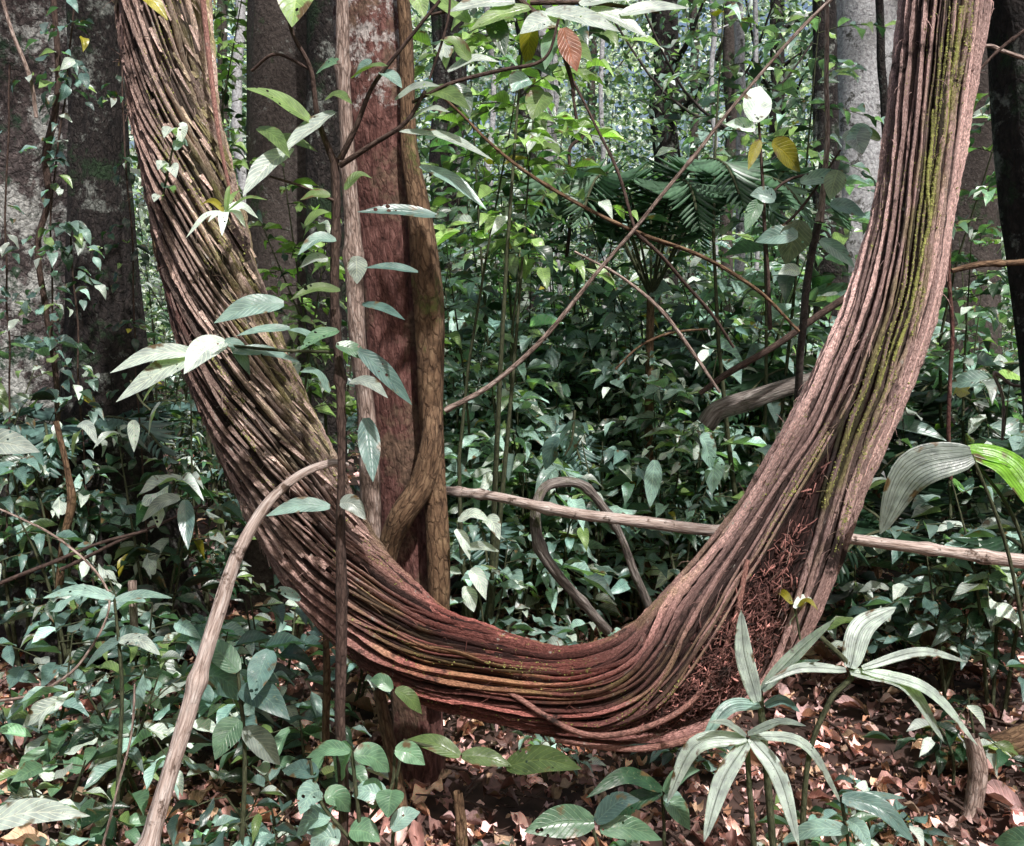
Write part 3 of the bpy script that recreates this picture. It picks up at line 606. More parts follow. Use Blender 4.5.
vine('slanting_branch', 'thin brown branch above the grey log slanting up behind the liana right arm', 'branch',
     [(700, 393, 4.0, 2.5), (730, 372, 4.0, 3.4), (775, 345, 4.0, 3.4), (830, 308, 4.0, 3.8), (880, 280, 4.0, 4.2)], B_TWIG, 8, 40, .01)
vine('diagonal_branch', 'long thin pale branch running diagonally up from the middle to the top edge', 'branch',
     [(445, 411, 2.95, 2.6), (490, 385, 2.93, 2.4), (540, 340, 2.9, 2.4), (590, 280, 2.87, 2.2), (635, 228, 2.85, 2.0), (690, 160, 2.82, 1.9), (745, 92, 2.8, 1.8), (800, 30, 2.78, 1.8), (860, -30, 2.75, 1.8)], B_TAN, 8, 90, .006, knots=3)
tw = [('thin brown twig crossing the diagonal branch from upper left to lower right', [(440, 95, 3.0, 1.4), (500, 152, 2.98, 1.6), (560, 195, 2.95, 1.8), (630, 228, 2.9, 2.1), (700, 252, 2.92, 1.9), (760, 290, 2.95, 1.8), (800, 330, 3.0, 1.6)]),
      ('thin dark twig dropping to the crossing point on the diagonal branch', [(573, 80, 3.0, 1.3), (592, 120, 2.97, 1.4), (614, 165, 2.93, 1.6), (632, 226, 2.88, 1.8)]),
      ('dark twig falling to the right from the crossing point', [(634, 230, 2.87, 1.8), (670, 262, 2.9, 1.8), (705, 300, 2.93, 1.6), (735, 345, 2.95, 1.3)]),
      ('pale twig sloping down through the blue green thicket', [(575, 250, 3.6, 1.6), (620, 275, 3.6, 1.8), (665, 315, 3.6, 1.9), (700, 360, 3.6, 2.0), (720, 392, 3.6, 1.6)]),
      ('orange twig arching low in the middle thicket', [(615, 370, 3.7, 1.3), (640, 345, 3.7, 1.4), (670, 333, 3.7, 1.6), (705, 330, 3.7, 1.3)]),
      ('brown branch entering from the right edge beside the liana right arm', [(950, 268, 3.3, 2.4), (980, 264, 3.3, 3.2), (1010, 264, 3.3, 3.4), (1050, 262, 3.3, 3.6)]),
      ('pale twig at the top right corner in front of the corner trunk', [(950, 60, 3.1, 1.3), (985, 45, 3.1, 1.9), (1005, 50, 3.1, 1.9), (1040, 62, 3.1, 2.1)]),
      ('dark twig crossing the corner trunk', [(965, 85, 3.0, 1.4), (1000, 50, 3.0, 1.6), (1050, 15, 3.0, 1.6)]),
      ('dead stick leaning to the right over the left undergrowth', [(-10, 585, 3.3, 2.1), (40, 566, 3.3, 2.1), (95, 545, 3.3, 1.9), (145, 528, 3.3, 1.6)]),
      ('second dead stick just above the left leaning one', [(60, 572, 3.4, 1.6), (110, 545, 3.4, 1.8), (160, 522, 3.4, 1.8), (200, 505, 3.4, 1.6)]),
      ('thin grey root arching at the lower left corner', [(-10, 700, 2.6, 1.4), (40, 690, 2.6, 1.6), (85, 660, 2.6, 1.6), (110, 600, 2.65, 1.3), (60, 540, 2.7, 1.3), (0, 510, 2.8, 1.3)]),
      ('thin upright twig near the foot of the pale peeling vine', [(100, 846, 2.3, 1.4), (115, 790, 2.3, 1.4), (130, 735, 2.32, 1.3), (135, 680, 2.35, 1.1)]),
      ('forked white twig low on the right edge', [(1030, 385, 3.8, 1.4), (1010, 384, 3.8, 1.6), (992, 372, 3.8, 1.6), (1002, 400, 3.8, 1.4), (1000, 440, 3.8, 1.3)])]
for lab, rows in tw:
    m_ = B_TAN if 'pale' in lab or 'white' in lab or 'grey' in lab else (B_OLIVE if 'orange' in lab or 'brown' in lab else B_TWIG)
    vine('twig', lab, 'twig', rows, m_, 6, 50, .016, .35, knots=3, group='twigs and branches in the thicket')
hang = [('pale hanging vine with a swollen knot left of the liana right arm', [(826, -60, 3.5, 2.2), (824, 60, 3.5, 2.2), (826, 150, 3.5, 2.6), (822, 200, 3.5, 3), (818, 222, 3.5, 4.5)], B_TAN),
        ('dark liana hanging between the hanging pale vine and the grey tree', [(874, -60, 5.5, 3), (880, 40, 5.5, 4), (886, 110, 5.5, 4), (884, 200, 5.5, 3)], B_DARK),
        ('brown bent stem below the pale hanging vine', [(818, 222, 3.55, 4), (808, 270, 3.6, 4), (803, 330, 3.6, 4), (797, 400, 3.7, 4)], B_BROWN),
        ('thin red vine hanging to the right of the liana right arm', [(952, 180, 3.1, 1.8), (950, 260, 3.1, 2), (953, 340, 3.1, 2), (948, 420, 3.1, 2.2), (950, 480, 3.1, 2)], B_RED),
        ('thin wavy vine hanging against the bright foliage left of the palm', [(572, 90, 5, 1.6), (577, 120, 5, 1.6), (584, 135, 5, 1.6), (570, 150, 5, 1.6), (573, 200, 5, 1.8), (568, 260, 5, 1.8)], B_TWIG),
        ('dark vine hanging down over the lichen blotched tree', [(50, -50, 3.9, 3), (57, 60, 3.9, 3), (55, 110, 3.9, 3.5), (47, 155, 3.9, 4), (50, 200, 3.9, 3), (38, 250, 3.9, 3), (45, 320, 3.9, 3), (58, 400, 3.9, 3), (62, 520, 3.9, 3)], B_TWIG),
        ('brown vine hanging in front of the dark buttressed tree', [(56, 420, 3.7, 3), (68, 470, 3.7, 3.4), (72, 500, 3.7, 5), (64, 540, 3.7, 4), (58, 600, 3.7, 4)], B_OLIVE),
        ('pale thin vine slanting across the lichen blotched tree', [(0, -10, 3.8, 1.6), (12, 30, 3.8, 1.8), (30, 80, 3.8, 2), (36, 120, 3.8, 1.8)], B_TAN)]
for lab, rows, m_ in hang: vine('hanging_vine', lab, 'vine', rows, m_, 8, 60, .012, .2, group='vines hanging in the forest')
stakes = [('stout greenish stem at the left of the red tree foot', [(380, 690, 2.9, 6), (388, 740, 2.88, 7), (397, 800, 2.85, 8), (402, 850, 2.85, 9)], B_OLIVE),
          ('broken stub standing right of the red tree foot', [(458, 792, 2.7, 5), (462, 830, 2.7, 6), (464, 870, 2.7, 7)], B_OLIVE),
          ('thin red stem standing under the liana left of the red tree', [(326, 590, 2.95, 3), (327, 650, 2.95, 3.5), (325, 740, 2.95, 4)], B_OLIVE),
          ('mossy leaning stem right of the liana right arm at mid height', [(915, 560, 4.0, 6), (922, 610, 4.0, 7), (932, 650, 4.0, 9)], B_OLIVE),
          ('pale bent root stump standing at the lower right', [(972, 735, 3.05, 7), (978, 765, 3.05, 9), (974, 800, 3.05, 9), (970, 815, 3.05, 10)], B_TAN),
          ('short broken stake in the left undergrowth', [(132, 580, 3.2, 4), (133, 612, 3.2, 4), (134, 640, 3.2, 4)], B_TAN)]
for lab, rows, m_ in stakes: vine('stem_stub', lab, 'stem', rows, m_, 10, 30, .008, .25, group='stems standing from the forest floor')
vine('fallen_log', 'brown rotten log lying at the lower right edge', 'log', [(940, 762, 3.3, 12), (980, 752, 3.3, 14), (1030, 738, 3.3, 15), (1090, 720, 3.3, 15)], B_OLIVE, 14, 40, .01, .3)
vine('fallen_log', 'dark thin log lying in the leaf litter behind the foot of the red tree', 'log', [(470, 752, 3.9, 5), (540, 738, 3.9, 6), (640, 730, 4.0, 6)], B_DARK, 10, 40, .01, .3)

# ================================================================== HERO SAPLING on the thin dark stem
sp = thing('leafy_sapling', 'tall thin dark sapling with big drooping leaves in front of the red tree', 'sapling', P(338, 880, 2.35))
mb = MB(); tube(mb, pts([(345, 900, 2.38, 5), (343, 760, 2.36, 5), (342, 640, 2.34, 5.5), (339, 520, 2.33, 4.5), (340, 400, 2.32, 4.5), (335, 300, 2.32, 4.5), (337, 220, 2.32, 4.5), (334, 160, 2.32, 4)]), 10, 120, .01, .3, knots=6); mb.build('stem', B_TWIG, sp)
for rows in ([(334, 165, 2.32, 4), (318, 120, 2.3, 3), (310, 70, 2.28, 2.4), (290, 30, 2.26, 2), (285, -20, 2.25, 1.8)],
             [(340, 160, 2.32, 3), (358, 125, 2.3, 2.4), (375, 85, 2.28, 2), (405, 45, 2.26, 1.8), (440, 0, 2.25, 1.6)],
             [(340, 165, 2.32, 3), (372, 145, 2.3, 2.6), (405, 122, 2.28, 2.2), (425, 90, 2.27, 1.8)],
             [(412, 102, 2.28, 1.8), (450, 84, 2.26, 2), (500, 72, 2.25, 2), (545, 60, 2.25, 1.6), (560, 20, 2.25, 1.4)],
             [(310, 70, 2.28, 1.6), (275, 55, 2.28, 1.6), (250, 72, 2.3, 1.4)],
             [(430, 80, 2.27, 1.4), (448, 20, 2.25, 1.4), (450, -20, 2.25, 1.2)],
             [(334, 200, 2.32, 1.8), (300, 185, 2.3, 1.5), (270, 175, 2.3, 1.2)]):
    mb = MB(); tube(mb, pts(rows), 6, 40, .008, .2); mb.build('branch', B_TWIG, sp)
HL = [((312, 122), (244, 88), 17, 'lime', .8), ((300, -22), (292, 27), 34, 'lime', 1.1), ((335, 112), (283, 152), 26, 'pale', .8), ((292, 148), (243, 196), 24, 'pale', .8),
      ((437, 216), (357, 212), 15, 'teal', .9), ((418, 272), (364, 268), 12, 'teal', .9), ((362, 304), (405, 320), 10, 'teal', 1), ((400, 131), (493, 160), 13, 'pale', .8), ((420, 166), (487, 210), 14, 'blue', 1.3),
      ((284, 304), (214, 323), 22, 'blue', 1.0), ((290, 328), (236, 336), 11, 'blue', 1.1), ((268, 140), (318, 152), 16, 'lime', .55), ((258, 128), (290, 158), 14, 'lime', .5),
      ((366, 418), (373, 482), 20, 'teal', 1), ((358, 350), (412, 405), 18, 'teal', .9), ((356, 256), (357, 284), 19, 'pale', 1), ((350, 382), (388, 398), 13, 'pale', .7),
      ((330, 507), (266, 516), 15, 'blue', 1.1), ((340, 503), (366, 520), 16, 'pale', .6), ((330, 196), (300, 200), 12, 'lime', .5), ((336, 240), (298, 255), 14, 'blue', 1),
      ((338, 330), (300, 350), 16, 'green', 1.2), ((336, 345), (372, 362), 15, 'green', 1), ((372, 62), (355, 78), 14, 'blue', 1), ((340, 62), (316, 74), 14, 'green', 1.4),
      ((352, 78), (388, 66), 18, 'lime', .5), ((380, 72), (402, 88), 14, 'blue', 1), ((425, 92), (470, 110), 18, 'lime', .5), ((448, 72), (500, 62), 15, 'pale', .8),
      ((410, 120), (450, 112), 12, 'pale', .8), ((455, 84), (470, 118), 18, 'dark', 1.5), ((470, 60), (440, 40), 14, 'lime', .7), ((395, 100), (440, 86), 12, 'pale', .7),
      ((305, 225), (330, 212), 10, 'lime', .6), ((328, 260), (300, 268), 12, 'pale', .6), ((345, 190), (372, 178), 14, 'lime', .5), ((340, 290), (290, 300), 10, 'lime', .4),
      ((320, 345), (288, 330), 12, 'blue', 1), ((330, 392), (300, 372), 14, 'blue', 1), ((325, 100), (352, 104), 12, 'lime', .5)]
for a, b, w, pal, sh in HL: hleaf(sp, a, b, w, 2.28, pal, sag=random.uniform(2, 9), dy=random.uniform(-.12, .05), shade=sh)
# overhanging spray, top centre
os_ = thing('overhanging_branch', 'leafy branch with pale sunlit leaves hanging in at the top centre', 'branch', P(520, -60, 2.6))
for rows in ([(520, -60, 2.6, 4), (515, -10, 2.6, 3), (555, 30, 2.58, 3), (570, 70, 2.56, 2.4), (575, 95, 2.55, 1.6)], [(515, -10, 2.6, 3), (470, 5, 2.6, 2), (430, 15, 2.6, 1.5)], [(530, 5, 2.6, 2.5), (600, 5, 2.6, 2), (660, 12, 2.6, 1.5)]):
    mb = MB(); tube(mb, pts(rows), 6, 30, .008, .2); mb.build('twig', B_TWIG, os_)
for a, b, w, pal, sh in [((515, 2), (448, 12), 24, 'pale', .85), ((530, 8), (470, 30), 20, 'lime', .8), ((545, 12), (620, 32), 22, 'pale', .85), ((590, 10), (648, 38), 20, 'pale', .85), ((560, 20), (520, 34), 22, 'pale', .85),
                         ((530, 22), (527, 68), 17, 'yellow', .7), ((490, 15), (505, 56), 20, 'dark', 1.4), ((560, 40), (592, 62), 18, 'lime', .5), ((555, 30), (545, 70), 16, 'green', 1), ((580, 5), (640, 0), 20, 'pale', .85),
                         ((500, -5), (450, -8), 22, 'pale', .85), ((620, 15), (690, 8), 16, 'pale', .85), ((545, 92), (532, 120), 24, 'lime', .6), ((530, 80), (512, 92), 24, 'blue', 1.4), ((525, 65), (556, 78), 15, 'green', 1.3), ((470, 22), (430, 0), 14, 'lime', .9), ((412, -10), (425, 18), 18, 'lime', 1)]:
    hleaf(os_, a, b, w, 2.56, pal, sag=4, dy=random.uniform(-.1, .1), shade=sh)
hleaf(os_, (563, 28), (577, 72), 22, 2.5, 'brown', sag=-2, shade=1.6, name='withered_leaf', label='reddish brown withered curled leaf')
# leaf at (145,5) yellow
yl = thing('yellow_leaf_twig', 'yellowing leaf hanging in front of the top of the liana left arm', 'twig', P(130, -60, 2.4))
mb = MB(); tube(mb, pts([(120, -60, 2.4, 2), (132, -20, 2.4, 1.6), (138, 0, 2.4, 1.2)]), 5, 12); mb.build('stem', B_TWIG, yl); hleaf(yl, (136, -8), (168, 20), 14, 2.4, 'yellow', sag=5)
# leaf fans of small plants: (label, Y, stem rows, leaves)
def plant(name, label, cat, Y, stems, leaves, pleat=0.0, mat=None, group=None, smat=None):
    r0 = stems[0][0]; t = thing(name, label, cat, P(r0[0], r0[1], Y), group)
    for rows in stems:
        mb = MB(); tube(mb, pts([(x, y, Y, r) for x, y, r in rows]), 6, 24, .003, .1); mb.build('stem', smat or STEMG, t)
    for L_ in leaves:
        a, b, w, pal, sh = L_[:5]; md = L_[5] if len(L_) > 5 else None
        hleaf(t, a, b, w, Y-.01, pal, sag=random.uniform(3, 9), dy=random.uniform(-.12, .12), shade=sh, mid=md, pleat=pleat, mat=mat)
    return t
plant('pale_leaf_sprig', 'sprig of five long pale leaves in front of the liana left arm', 'sprig', 2.35, [[(336, 352, 2), (280, 350, 1.8), (220, 344, 1.5)]],
      [((196, 352), (110, 373), 17, 'pale', 1.1), ((205, 350), (116, 402), 22, 'pale', .9), ((226, 342), (184, 374), 28, 'pale', 1.0), ((180, 362), (143, 402), 24, 'pale', .9), ((225, 340), (250, 375), 14, 'blue', 1), ((232, 352), (300, 362), 14, 'blue', .9)])
plant('epiphyte', 'small pale strap leaved epiphyte perched on the liana left arm', 'epiphyte', 2.55, [[(228, 225, 2.5), (225, 215, 2), (222, 205, 1.5)]],
      [((225, 212), (186, 238), 7, 'pale', 1.4), ((225, 212), (200, 205), 6, 'yellow', .7), ((225, 212), (258, 218), 10, 'pale', 1.4), ((225, 212), (222, 236), 9, 'pale', 1.6), ((225, 212), (240, 190), 5, 'lime', .8), ((226, 212), (268, 200), 6, 'lime', .8), ((224, 214), (208, 222), 5, 'pale', 1.2), ((226, 212), (246, 228), 7, 'pale', 1.4), ((226, 212), (230, 185), 5, 'lime', .7)])
plant('creeper', 'small heart leaved creeper climbing the liana left arm', 'creeper', 2.6, [[(162, 200, 1), (168, 170, 1), (172, 150, 1), (178, 128, 1)]],
      [((178, 128), (182, 142), 14, 'pale', 1.3), ((175, 132), (164, 138), 12, 'pale', .9), ((168, 170), (176, 178), 12, 'pale', 1), ((166, 172), (158, 170), 10, 'pale', 1), ((164, 188), (174, 194), 12, 'blue', 1.3), ((162, 196), (154, 202), 10, 'pale', 1), ((175, 150), (188, 146), 10, 'blue', 1.3)])
plant('rosette_seedling', 'palm seedling with six pale pleated leaves arching out above the lower right litter', 'palm seedling', 2.2,
      [[(755, 860, 3), (750, 800, 3), (746, 738, 3)]],
      [((746, 738), (667, 803), 26, 'pale', 1.17, (695, 746)), ((748, 740), (704, 842), 28, 'pale', 1.30, (722, 782)), ((750, 738), (799, 846), 25, 'pale', 1.23, (778, 775)), ((750, 735), (843, 806), 17, 'pale', 1.10, (805, 745)), ((748, 734), (806, 726), 14, 'pale', 1.04, (780, 722)), ((746, 736), (708, 722), 10, 'pale', 0.78)], pleat=.22, mat=HERO)
plant('arching_palm_seedling', 'palm seedling with long pale pleated leaves rising beside the lower end of the liana', 'palm seedling', 2.3,
      [[(775, 870, 4), (768, 780, 4), (760, 690, 3.5)]],
      [((757, 702), (741, 610), 27, 'pale', 1.10, (744, 655)), ((762, 690), (835, 619), 22, 'pale', 1.23, (795, 655)), ((762, 690), (820, 660), 12, 'blue', 1), ((760, 705), (700, 745), 22, 'blue', 1.4, (728, 708)), ((765, 706), (800, 712), 16, 'teal', 1.2)], pleat=.22, mat=HERO)
plant('right_palm_seedling', 'palm seedling with four pale leaves and one broad upright leaf at the lower right', 'palm seedling', 2.25,
      [[(800, 880, 3.5), (808, 760, 3), (830, 700, 3), (852, 672, 3), (818, 634, 2.6)]],
      [((850, 668), (896, 607), 36, 'pale', 1.23, (862, 628)), ((862, 668), (968, 662), 15, 'pale', 1.17, (920, 652)), ((862, 670), (978, 746), 18, 'pale', 1.17, (928, 690)), ((850, 672), (944, 742), 24, 'pale', 1.10, (905, 685)), ((846, 670), (764, 684), 15, 'pale', 1.04, (800, 668))], pleat=.22, mat=HERO)
plant('fan_palm_leaf', 'palm plant with one large pale folded leaf at mid height by the right edge', 'palm', 2.5,
      [[(1060, 960, 3), (1040, 740, 2.4), (1010, 560, 2), (972, 455, 1.6)]],
      [((972, 455), (880, 534), 58, 'pale', .6, (912, 472))], pleat=.15, mat=HERO)
plant('bright_leaf_plant', 'plant with one sunlit bright green leaf cut by the right edge', 'plant', 2.55, [[(1090, 960, 3), (1060, 740, 2.4), (1022, 540, 2), (968, 452, 1.6)]],
      [((968, 452), (1040, 518), 44, 'vivid', 1, (1008, 470)), ((968, 450), (1045, 486), 34, 'vivid', .9, (1010, 460))], pleat=.12, mat=HERO)
plant('left_edge_leaf', 'grey green leaf poking in at the left edge at mid height', 'plant', 2.4, [[(-60, 900, 4), (-50, 600, 3), (-24, 440, 2)]], [((-26, 442), (40, 452), 25, 'pale', .6), ((-26, 442), (-70, 470), 25, 'blue', 1)])
plant('corner_leaf', 'long pale green leaf lying in at the lower left corner', 'plant', 1.9, [[(-70, 1000, 4), (-40, 900, 3), (-25, 826, 2)]], [((-25, 826), (90, 816), 26, 'pale', .9), ((-25, 826), (-90, 860), 26, 'pale', .9)])
plant('ribbed_leaf_seedling', 'seedling with a horizontal ribbed blue green leaf in the left undergrowth', 'seedling', 2.5, [[(118, 800, 2.5), (122, 690, 2), (114, 598, 1.5)]], [((114, 598), (43, 598), 18, 'blue', 1.5), ((116, 600), (172, 598), 20, 'blue', 1.2), ((120, 640), (160, 655), 20, 'pale', .8), ((120, 640), (85, 668), 20, 'blue', 1)], pleat=.12)
plant('three_leaf_vine', 'low vine with three bright green leaves in a row right of the red tree foot', 'creeper', 2.4, [[(392, 860, 2), (395, 790, 2), (404, 740, 1.6)], [(404, 740, 1.6), (460, 754, 1.4), (510, 766, 1.2)]],
      [((460, 756), (405, 740), 18, 'lime', .45), ((462, 756), (512, 766), 18, 'lime', .4), ((506, 766), (582, 769), 26, 'lime', .35), ((395, 690), (422, 714), 16, 'lime', .4), ((392, 690), (370, 680), 14, 'green', 1.2)])
plant('dark_leaf_seedling', 'dark oval leaved seedling at the bottom centre edge', 'seedling', 2.2, [[(600, 900, 2.5), (600, 860, 2), (592, 824, 2)]], [((594, 822), (524, 832), 30, 'green', .8), ((596, 822), (640, 800), 20, 'teal', .7), ((600, 830), (662, 840), 22, 'green', .9)])
plant('dark_strap_seedling', 'seedling with dark strap leaves spread over the litter left of the pale palm seedling', 'seedling', 2.4, [[(660, 900, 2.5), (664, 840, 2), (662, 788, 2)]], [((662, 790), (586, 798), 16, 'dark', 1.3, (625, 776)), ((662, 792), (610, 840), 18, 'dark', 1.6, (628, 806)), ((664, 792), (700, 770), 14, 'green', 1), ((664, 800), (690, 830), 22, 'green', 1.3), ((664, 795), (682, 818), 20, 'blue', 1.4)])
plant('drooping_dark_leaf', 'seedling with a dark ribbed leaf drooping to the right at the bottom right', 'seedling', 2.15, [[(850, 930, 2.5), (852, 870, 2), (842, 798, 2)]], [((842, 798), (914, 842), 30, 'teal', 1.1, (880, 808)), ((844, 800), (905, 798), 14, 'blue', 1), ((848, 830), (782, 842), 26, 'blue', 1.2), ((848, 820), (870, 850), 24, 'blue', 1.3)], pleat=.1)
plant('corner_seedling', 'dark green leaf at the lower right corner', 'seedling', 2.1, [[(1050, 960, 2.5), (1050, 850, 2)]], [((1050, 850), (994, 842), 28, 'green', .9), ((1050, 850), (1100, 842), 28, 'green', .9)])
plant('young_seedling', 'cluster of glossy oval leaves at the foot of the thin dark sapling', 'seedling', 2.3, [[(362, 900, 3), (360, 830, 2.5), (352, 750, 2)], [(360, 830, 2), (390, 790, 2), (395, 750, 1.5)], [(360, 850, 2), (320, 800, 2), (310, 760, 1.5)]],
      [((350, 752), (306, 758), 16, 'green', 1.4), ((352, 750), (336, 782), 30, 'green', 1.8), ((354, 756), (390, 772), 26, 'green', 1.4), ((376, 778), (372, 810), 22, 'green', 1.3), ((392, 790), (388, 818), 26, 'green', 1.2), ((386, 800), (352, 796), 22, 'blue', 1.5), ((320, 790), (300, 815), 24, 'blue', 1.3), ((325, 800), (350, 812), 22, 'green', 1.2), ((330, 820), (296, 836), 26, 'blue', 1.5), ((350, 830), (380, 842), 24, 'green', 1.5), ((318, 775), (282, 770), 20, 'teal', 1.1), ((340, 840), (310, 850), 26, 'blue', 1.3), ((395, 750), (425, 765), 20, 'green', 1.5), ((392, 830), (420, 812), 18, 'blue', 1.2), ((370, 840), (348, 858), 24, 'pale', .7)])
plant('broad_leaf_seedling', 'seedling with two broad drooping dark leaves under the liana beside the pale peeling vine', 'seedling', 2.45, [[(240, 880, 3), (245, 760, 2.5), (238, 670, 2)]],
      [((200, 676), (250, 702), 30, 'teal', 1.2, (222, 678)), ((270, 650), (252, 700), 24, 'teal', 1), ((300, 600), (270, 590), 10, 'blue', 1), ((238, 672), (200, 640), 24, 'green', .9), ((240, 690), (290, 720), 26, 'teal', .8), ((240, 720), (215, 760), 26, 'green', .9), ((242, 730), (280, 765), 24, 'pale', .5)])
sx = thing('backlit_leaf_shrub', 'shrub with one glaring white sunlit leaf and a yellow spotted leaf', 'shrub', P(770, 300, 3.4))
mb = MB()
for rows in ([(770, 330, 3.4, 2.5), (765, 230, 3.4, 2), (760, 150, 3.4, 1.6), (757, 118, 3.4, 1.4)], [(765, 200, 3.4, 1.5), (790, 180, 3.4, 1.5), (830, 172, 3.4, 1.2)], [(767, 240, 3.4, 1.5), (800, 210, 3.4, 1.5), (840, 150, 3.4, 1.2)]): tube(mb, pts(rows), 5, 20, .008)
mb.build('stem', B_TWIG, sx)
for a, b, w, pal, sh in [((754, 122), (760, 86), 26, 'pale', 1.6), ((755, 130), (725, 124), 12, 'pale', 1.6), ((760, 140), (748, 170), 10, 'yellow', .5), ((772, 142), (800, 172), 24, 'yellow', .5), ((775, 200), (750, 195), 16, 'blue', 1), ((800, 182), (850, 176), 14, 'blue', 1.2), ((800, 220), (786, 265), 30, 'pale', .45),  # near-white first leaves: sun glare put into their colour
                         ((798, 235), (755, 242), 18, 'blue', 1.2), ((800, 272), (778, 274), 12, 'pale', 1.2), ((838, 170), (830, 200), 20, 'pale', .9), ((850, 130), (862, 155), 24, 'pale', .6), ((870, 128), (845, 150), 18, 'blue', 1.3), ((830, 205), (866, 216), 16, 'teal', 1.2), ((880, 140), (850, 128), 10, 'lime', .6), ((820, 240), (855, 268), 14, 'blue', 1.2), ((760, 200), (745, 232), 14, 'green', 1.2)]:
    hleaf(sx, a, b, w, 3.36, pal, sag=3, dy=random.uniform(-.1, .1), shade=min(sh, 1.6), face=(0, -1, .25))
sm = [('white backed leaves dangling left of the liana left arm', [(130, 380, 1.5), (140, 400, 1.3), (150, 410, 1)], [((134, 420), (134, 452), 11, 'pale', 1.2), ((160, 404), (148, 438), 14, 'pale', .9), ((78, 425), (98, 446), 10, 'pale', .8), ((84, 428), (72, 458), 15, 'pale', .6), ((160, 502), (158, 528), 16, 'pale', 1), ((185, 500), (188, 550), 15, 'teal', 1), ((180, 498), (142, 522), 13, 'pale', .5)], 2.6),
      ('pair of large hanging leaves beside the looped vine', [(575, 410, 1.5), (572, 440, 1.3), (565, 455, 1)], [((572, 420), (568, 458), 26, 'teal', 1.4), ((655, 460), (650, 508), 16, 'blue', 1.5), ((700, 436), (712, 470), 20, 'blue', 1.5), ((715, 460), (712, 494), 20, 'blue', 1.5), ((560, 440), (545, 470), 18, 'teal', 1)], 3.4),
      ('white drooping leaf cluster right of the crossing vine', [(470, 560, 1.5), (480, 600, 1.3), (485, 640, 1)], [((470, 570), (486, 600), 14, 'pale', 1.3), ((462, 595), (474, 612), 16, 'pale', 1.3), ((484, 520), (500, 540), 14, 'pale', 1), ((458, 520), (490, 522), 12, 'pale', 1.2), ((465, 548), (500, 552), 10, 'pale', .9), ((455, 530), (470, 560), 12, 'pale', 1.1)], 3.0)]
for lab, st, lv, Y in sm: plant('leaf_sprig', lab, 'sprig', Y, [st], lv, group='small leafy sprigs')
plant('creeper', 'tiny pale leaved sprig growing on the lower end of the liana', 'creeper', 2.55, [[(800, 640, 1.2), (795, 610, 1.2), (790, 600, 1)]], [((792, 604), (772, 598), 8, 'yellow', .5), ((794, 608), (814, 600), 9, 'pale', 1.1), ((796, 614), (790, 632), 15, 'pale', 1.3), ((798, 606), (818, 610), 7, 'yellow', .5)])

# ================================================================== PALMS
def palm(px, Y, h, n, fl, label, pal='dark', pinna=.26, azr=(0, 2*PI), base=None, tall=.55, group='understorey palms and ferns', name='understorey_palm', step=None, pw=.018):
    b = GP(px, Y) if base is None else base; t = thing(name, label, 'palm', b, group)
    mb = MB(); top = b+np.array([0, 0, h]); tube(mb, [list(b-[0, 0, .05])+[.03], list((b+top)/2)+[.025], list(top)+[.02]], 8, 8, .01, .2); mb.build('stem', B_OLIVE, t)
    for k in range(n):
        a = azr[0]+(azr[1]-azr[0])*(k+random.uniform(.2, .8))/n; l = fl*random.uniform(.8, 1.1)
        d = np.array([math.cos(a), math.sin(a), 0])
        pp = spline([top, top+d*l*.35+[0, 0, l*tall*.7], top+d*l*.75+[0, 0, l*tall*.75], top+d*l+[0, 0, l*(tall*.4)]], 40)
        mb = MB(); tube(mb, [list(q)+[.007*(1-i/45)] for i, q in enumerate(pp[::5])], 5, 14); 
        T = norm(np.gradient(pp, axis=0)); rows = []
        nn = int(l/(step or .035)); 
        f = mb.build('frond', STEMG, t); bag = MB()
        for s in (-1, 1):
            u = np.linspace(.22, .99, nn); ii = (u*39).astype(int); q = pp[ii]; tt = T[ii]; side = norm(np.cross(tt, [0, 0, 1.0]))*s
            D = side*1.0+tt*(.35+.5*u[:, None])+np.array([0, 0, -.25])+RNG.normal(0, .06, (nn, 3)); L = pinna*np.sin(PI*(u*.8+.15))*RNG.uniform(.85, 1.1, nn)
            put(bag, T_PIN[0], q, D, np.cross(tt, side)*s*1.0+[0, 0, .4], L, np.full(nn, pw*pinna/.26), np.array([PAL[pal]])*RNG.uniform(.6, 1.5, (nn, 1)))
        bag.build('leaflets', LEAFF, f)
    return t
palm(650, 4.9, 1.6, 14, .88, 'large dark palm crown spreading feathery fronds behind the diagonal branch', pal='green', pinna=.3, tall=.85, step=.026, pw=.012)
palm(520, 5.6, .5, 8, 1.2, 'pale green palm low in the thicket left of centre', pal='teal', pinna=.3)
palm(610, 6.2, .9, 8, 1.2, 'palm with striped fronds in the thicket behind the looped vine', pal='blue', pinna=.3)
palm(470, 4.6, .35, 7, .8, 'small feathery fern beside the red tree', pal='teal', pinna=.2)
palm(960, 3.9, .35, 9, .95, 'dark fern under the big folded leaf by the right edge', pal='dark', pinna=.22)
palm(1010, 4.6, .6, 8, 1.0, 'dark feathery palm at the right edge', pal='dark', pinna=.26)
palm(40, 4.4, .8, 8, .9, 'dark fern in shade at the left edge', pal='teal', pinna=.24)
palm(880, 5.2, .8, 8, 1.1, 'palm in shade at the foot of the pale grey tree', pal='dark', pinna=.3)

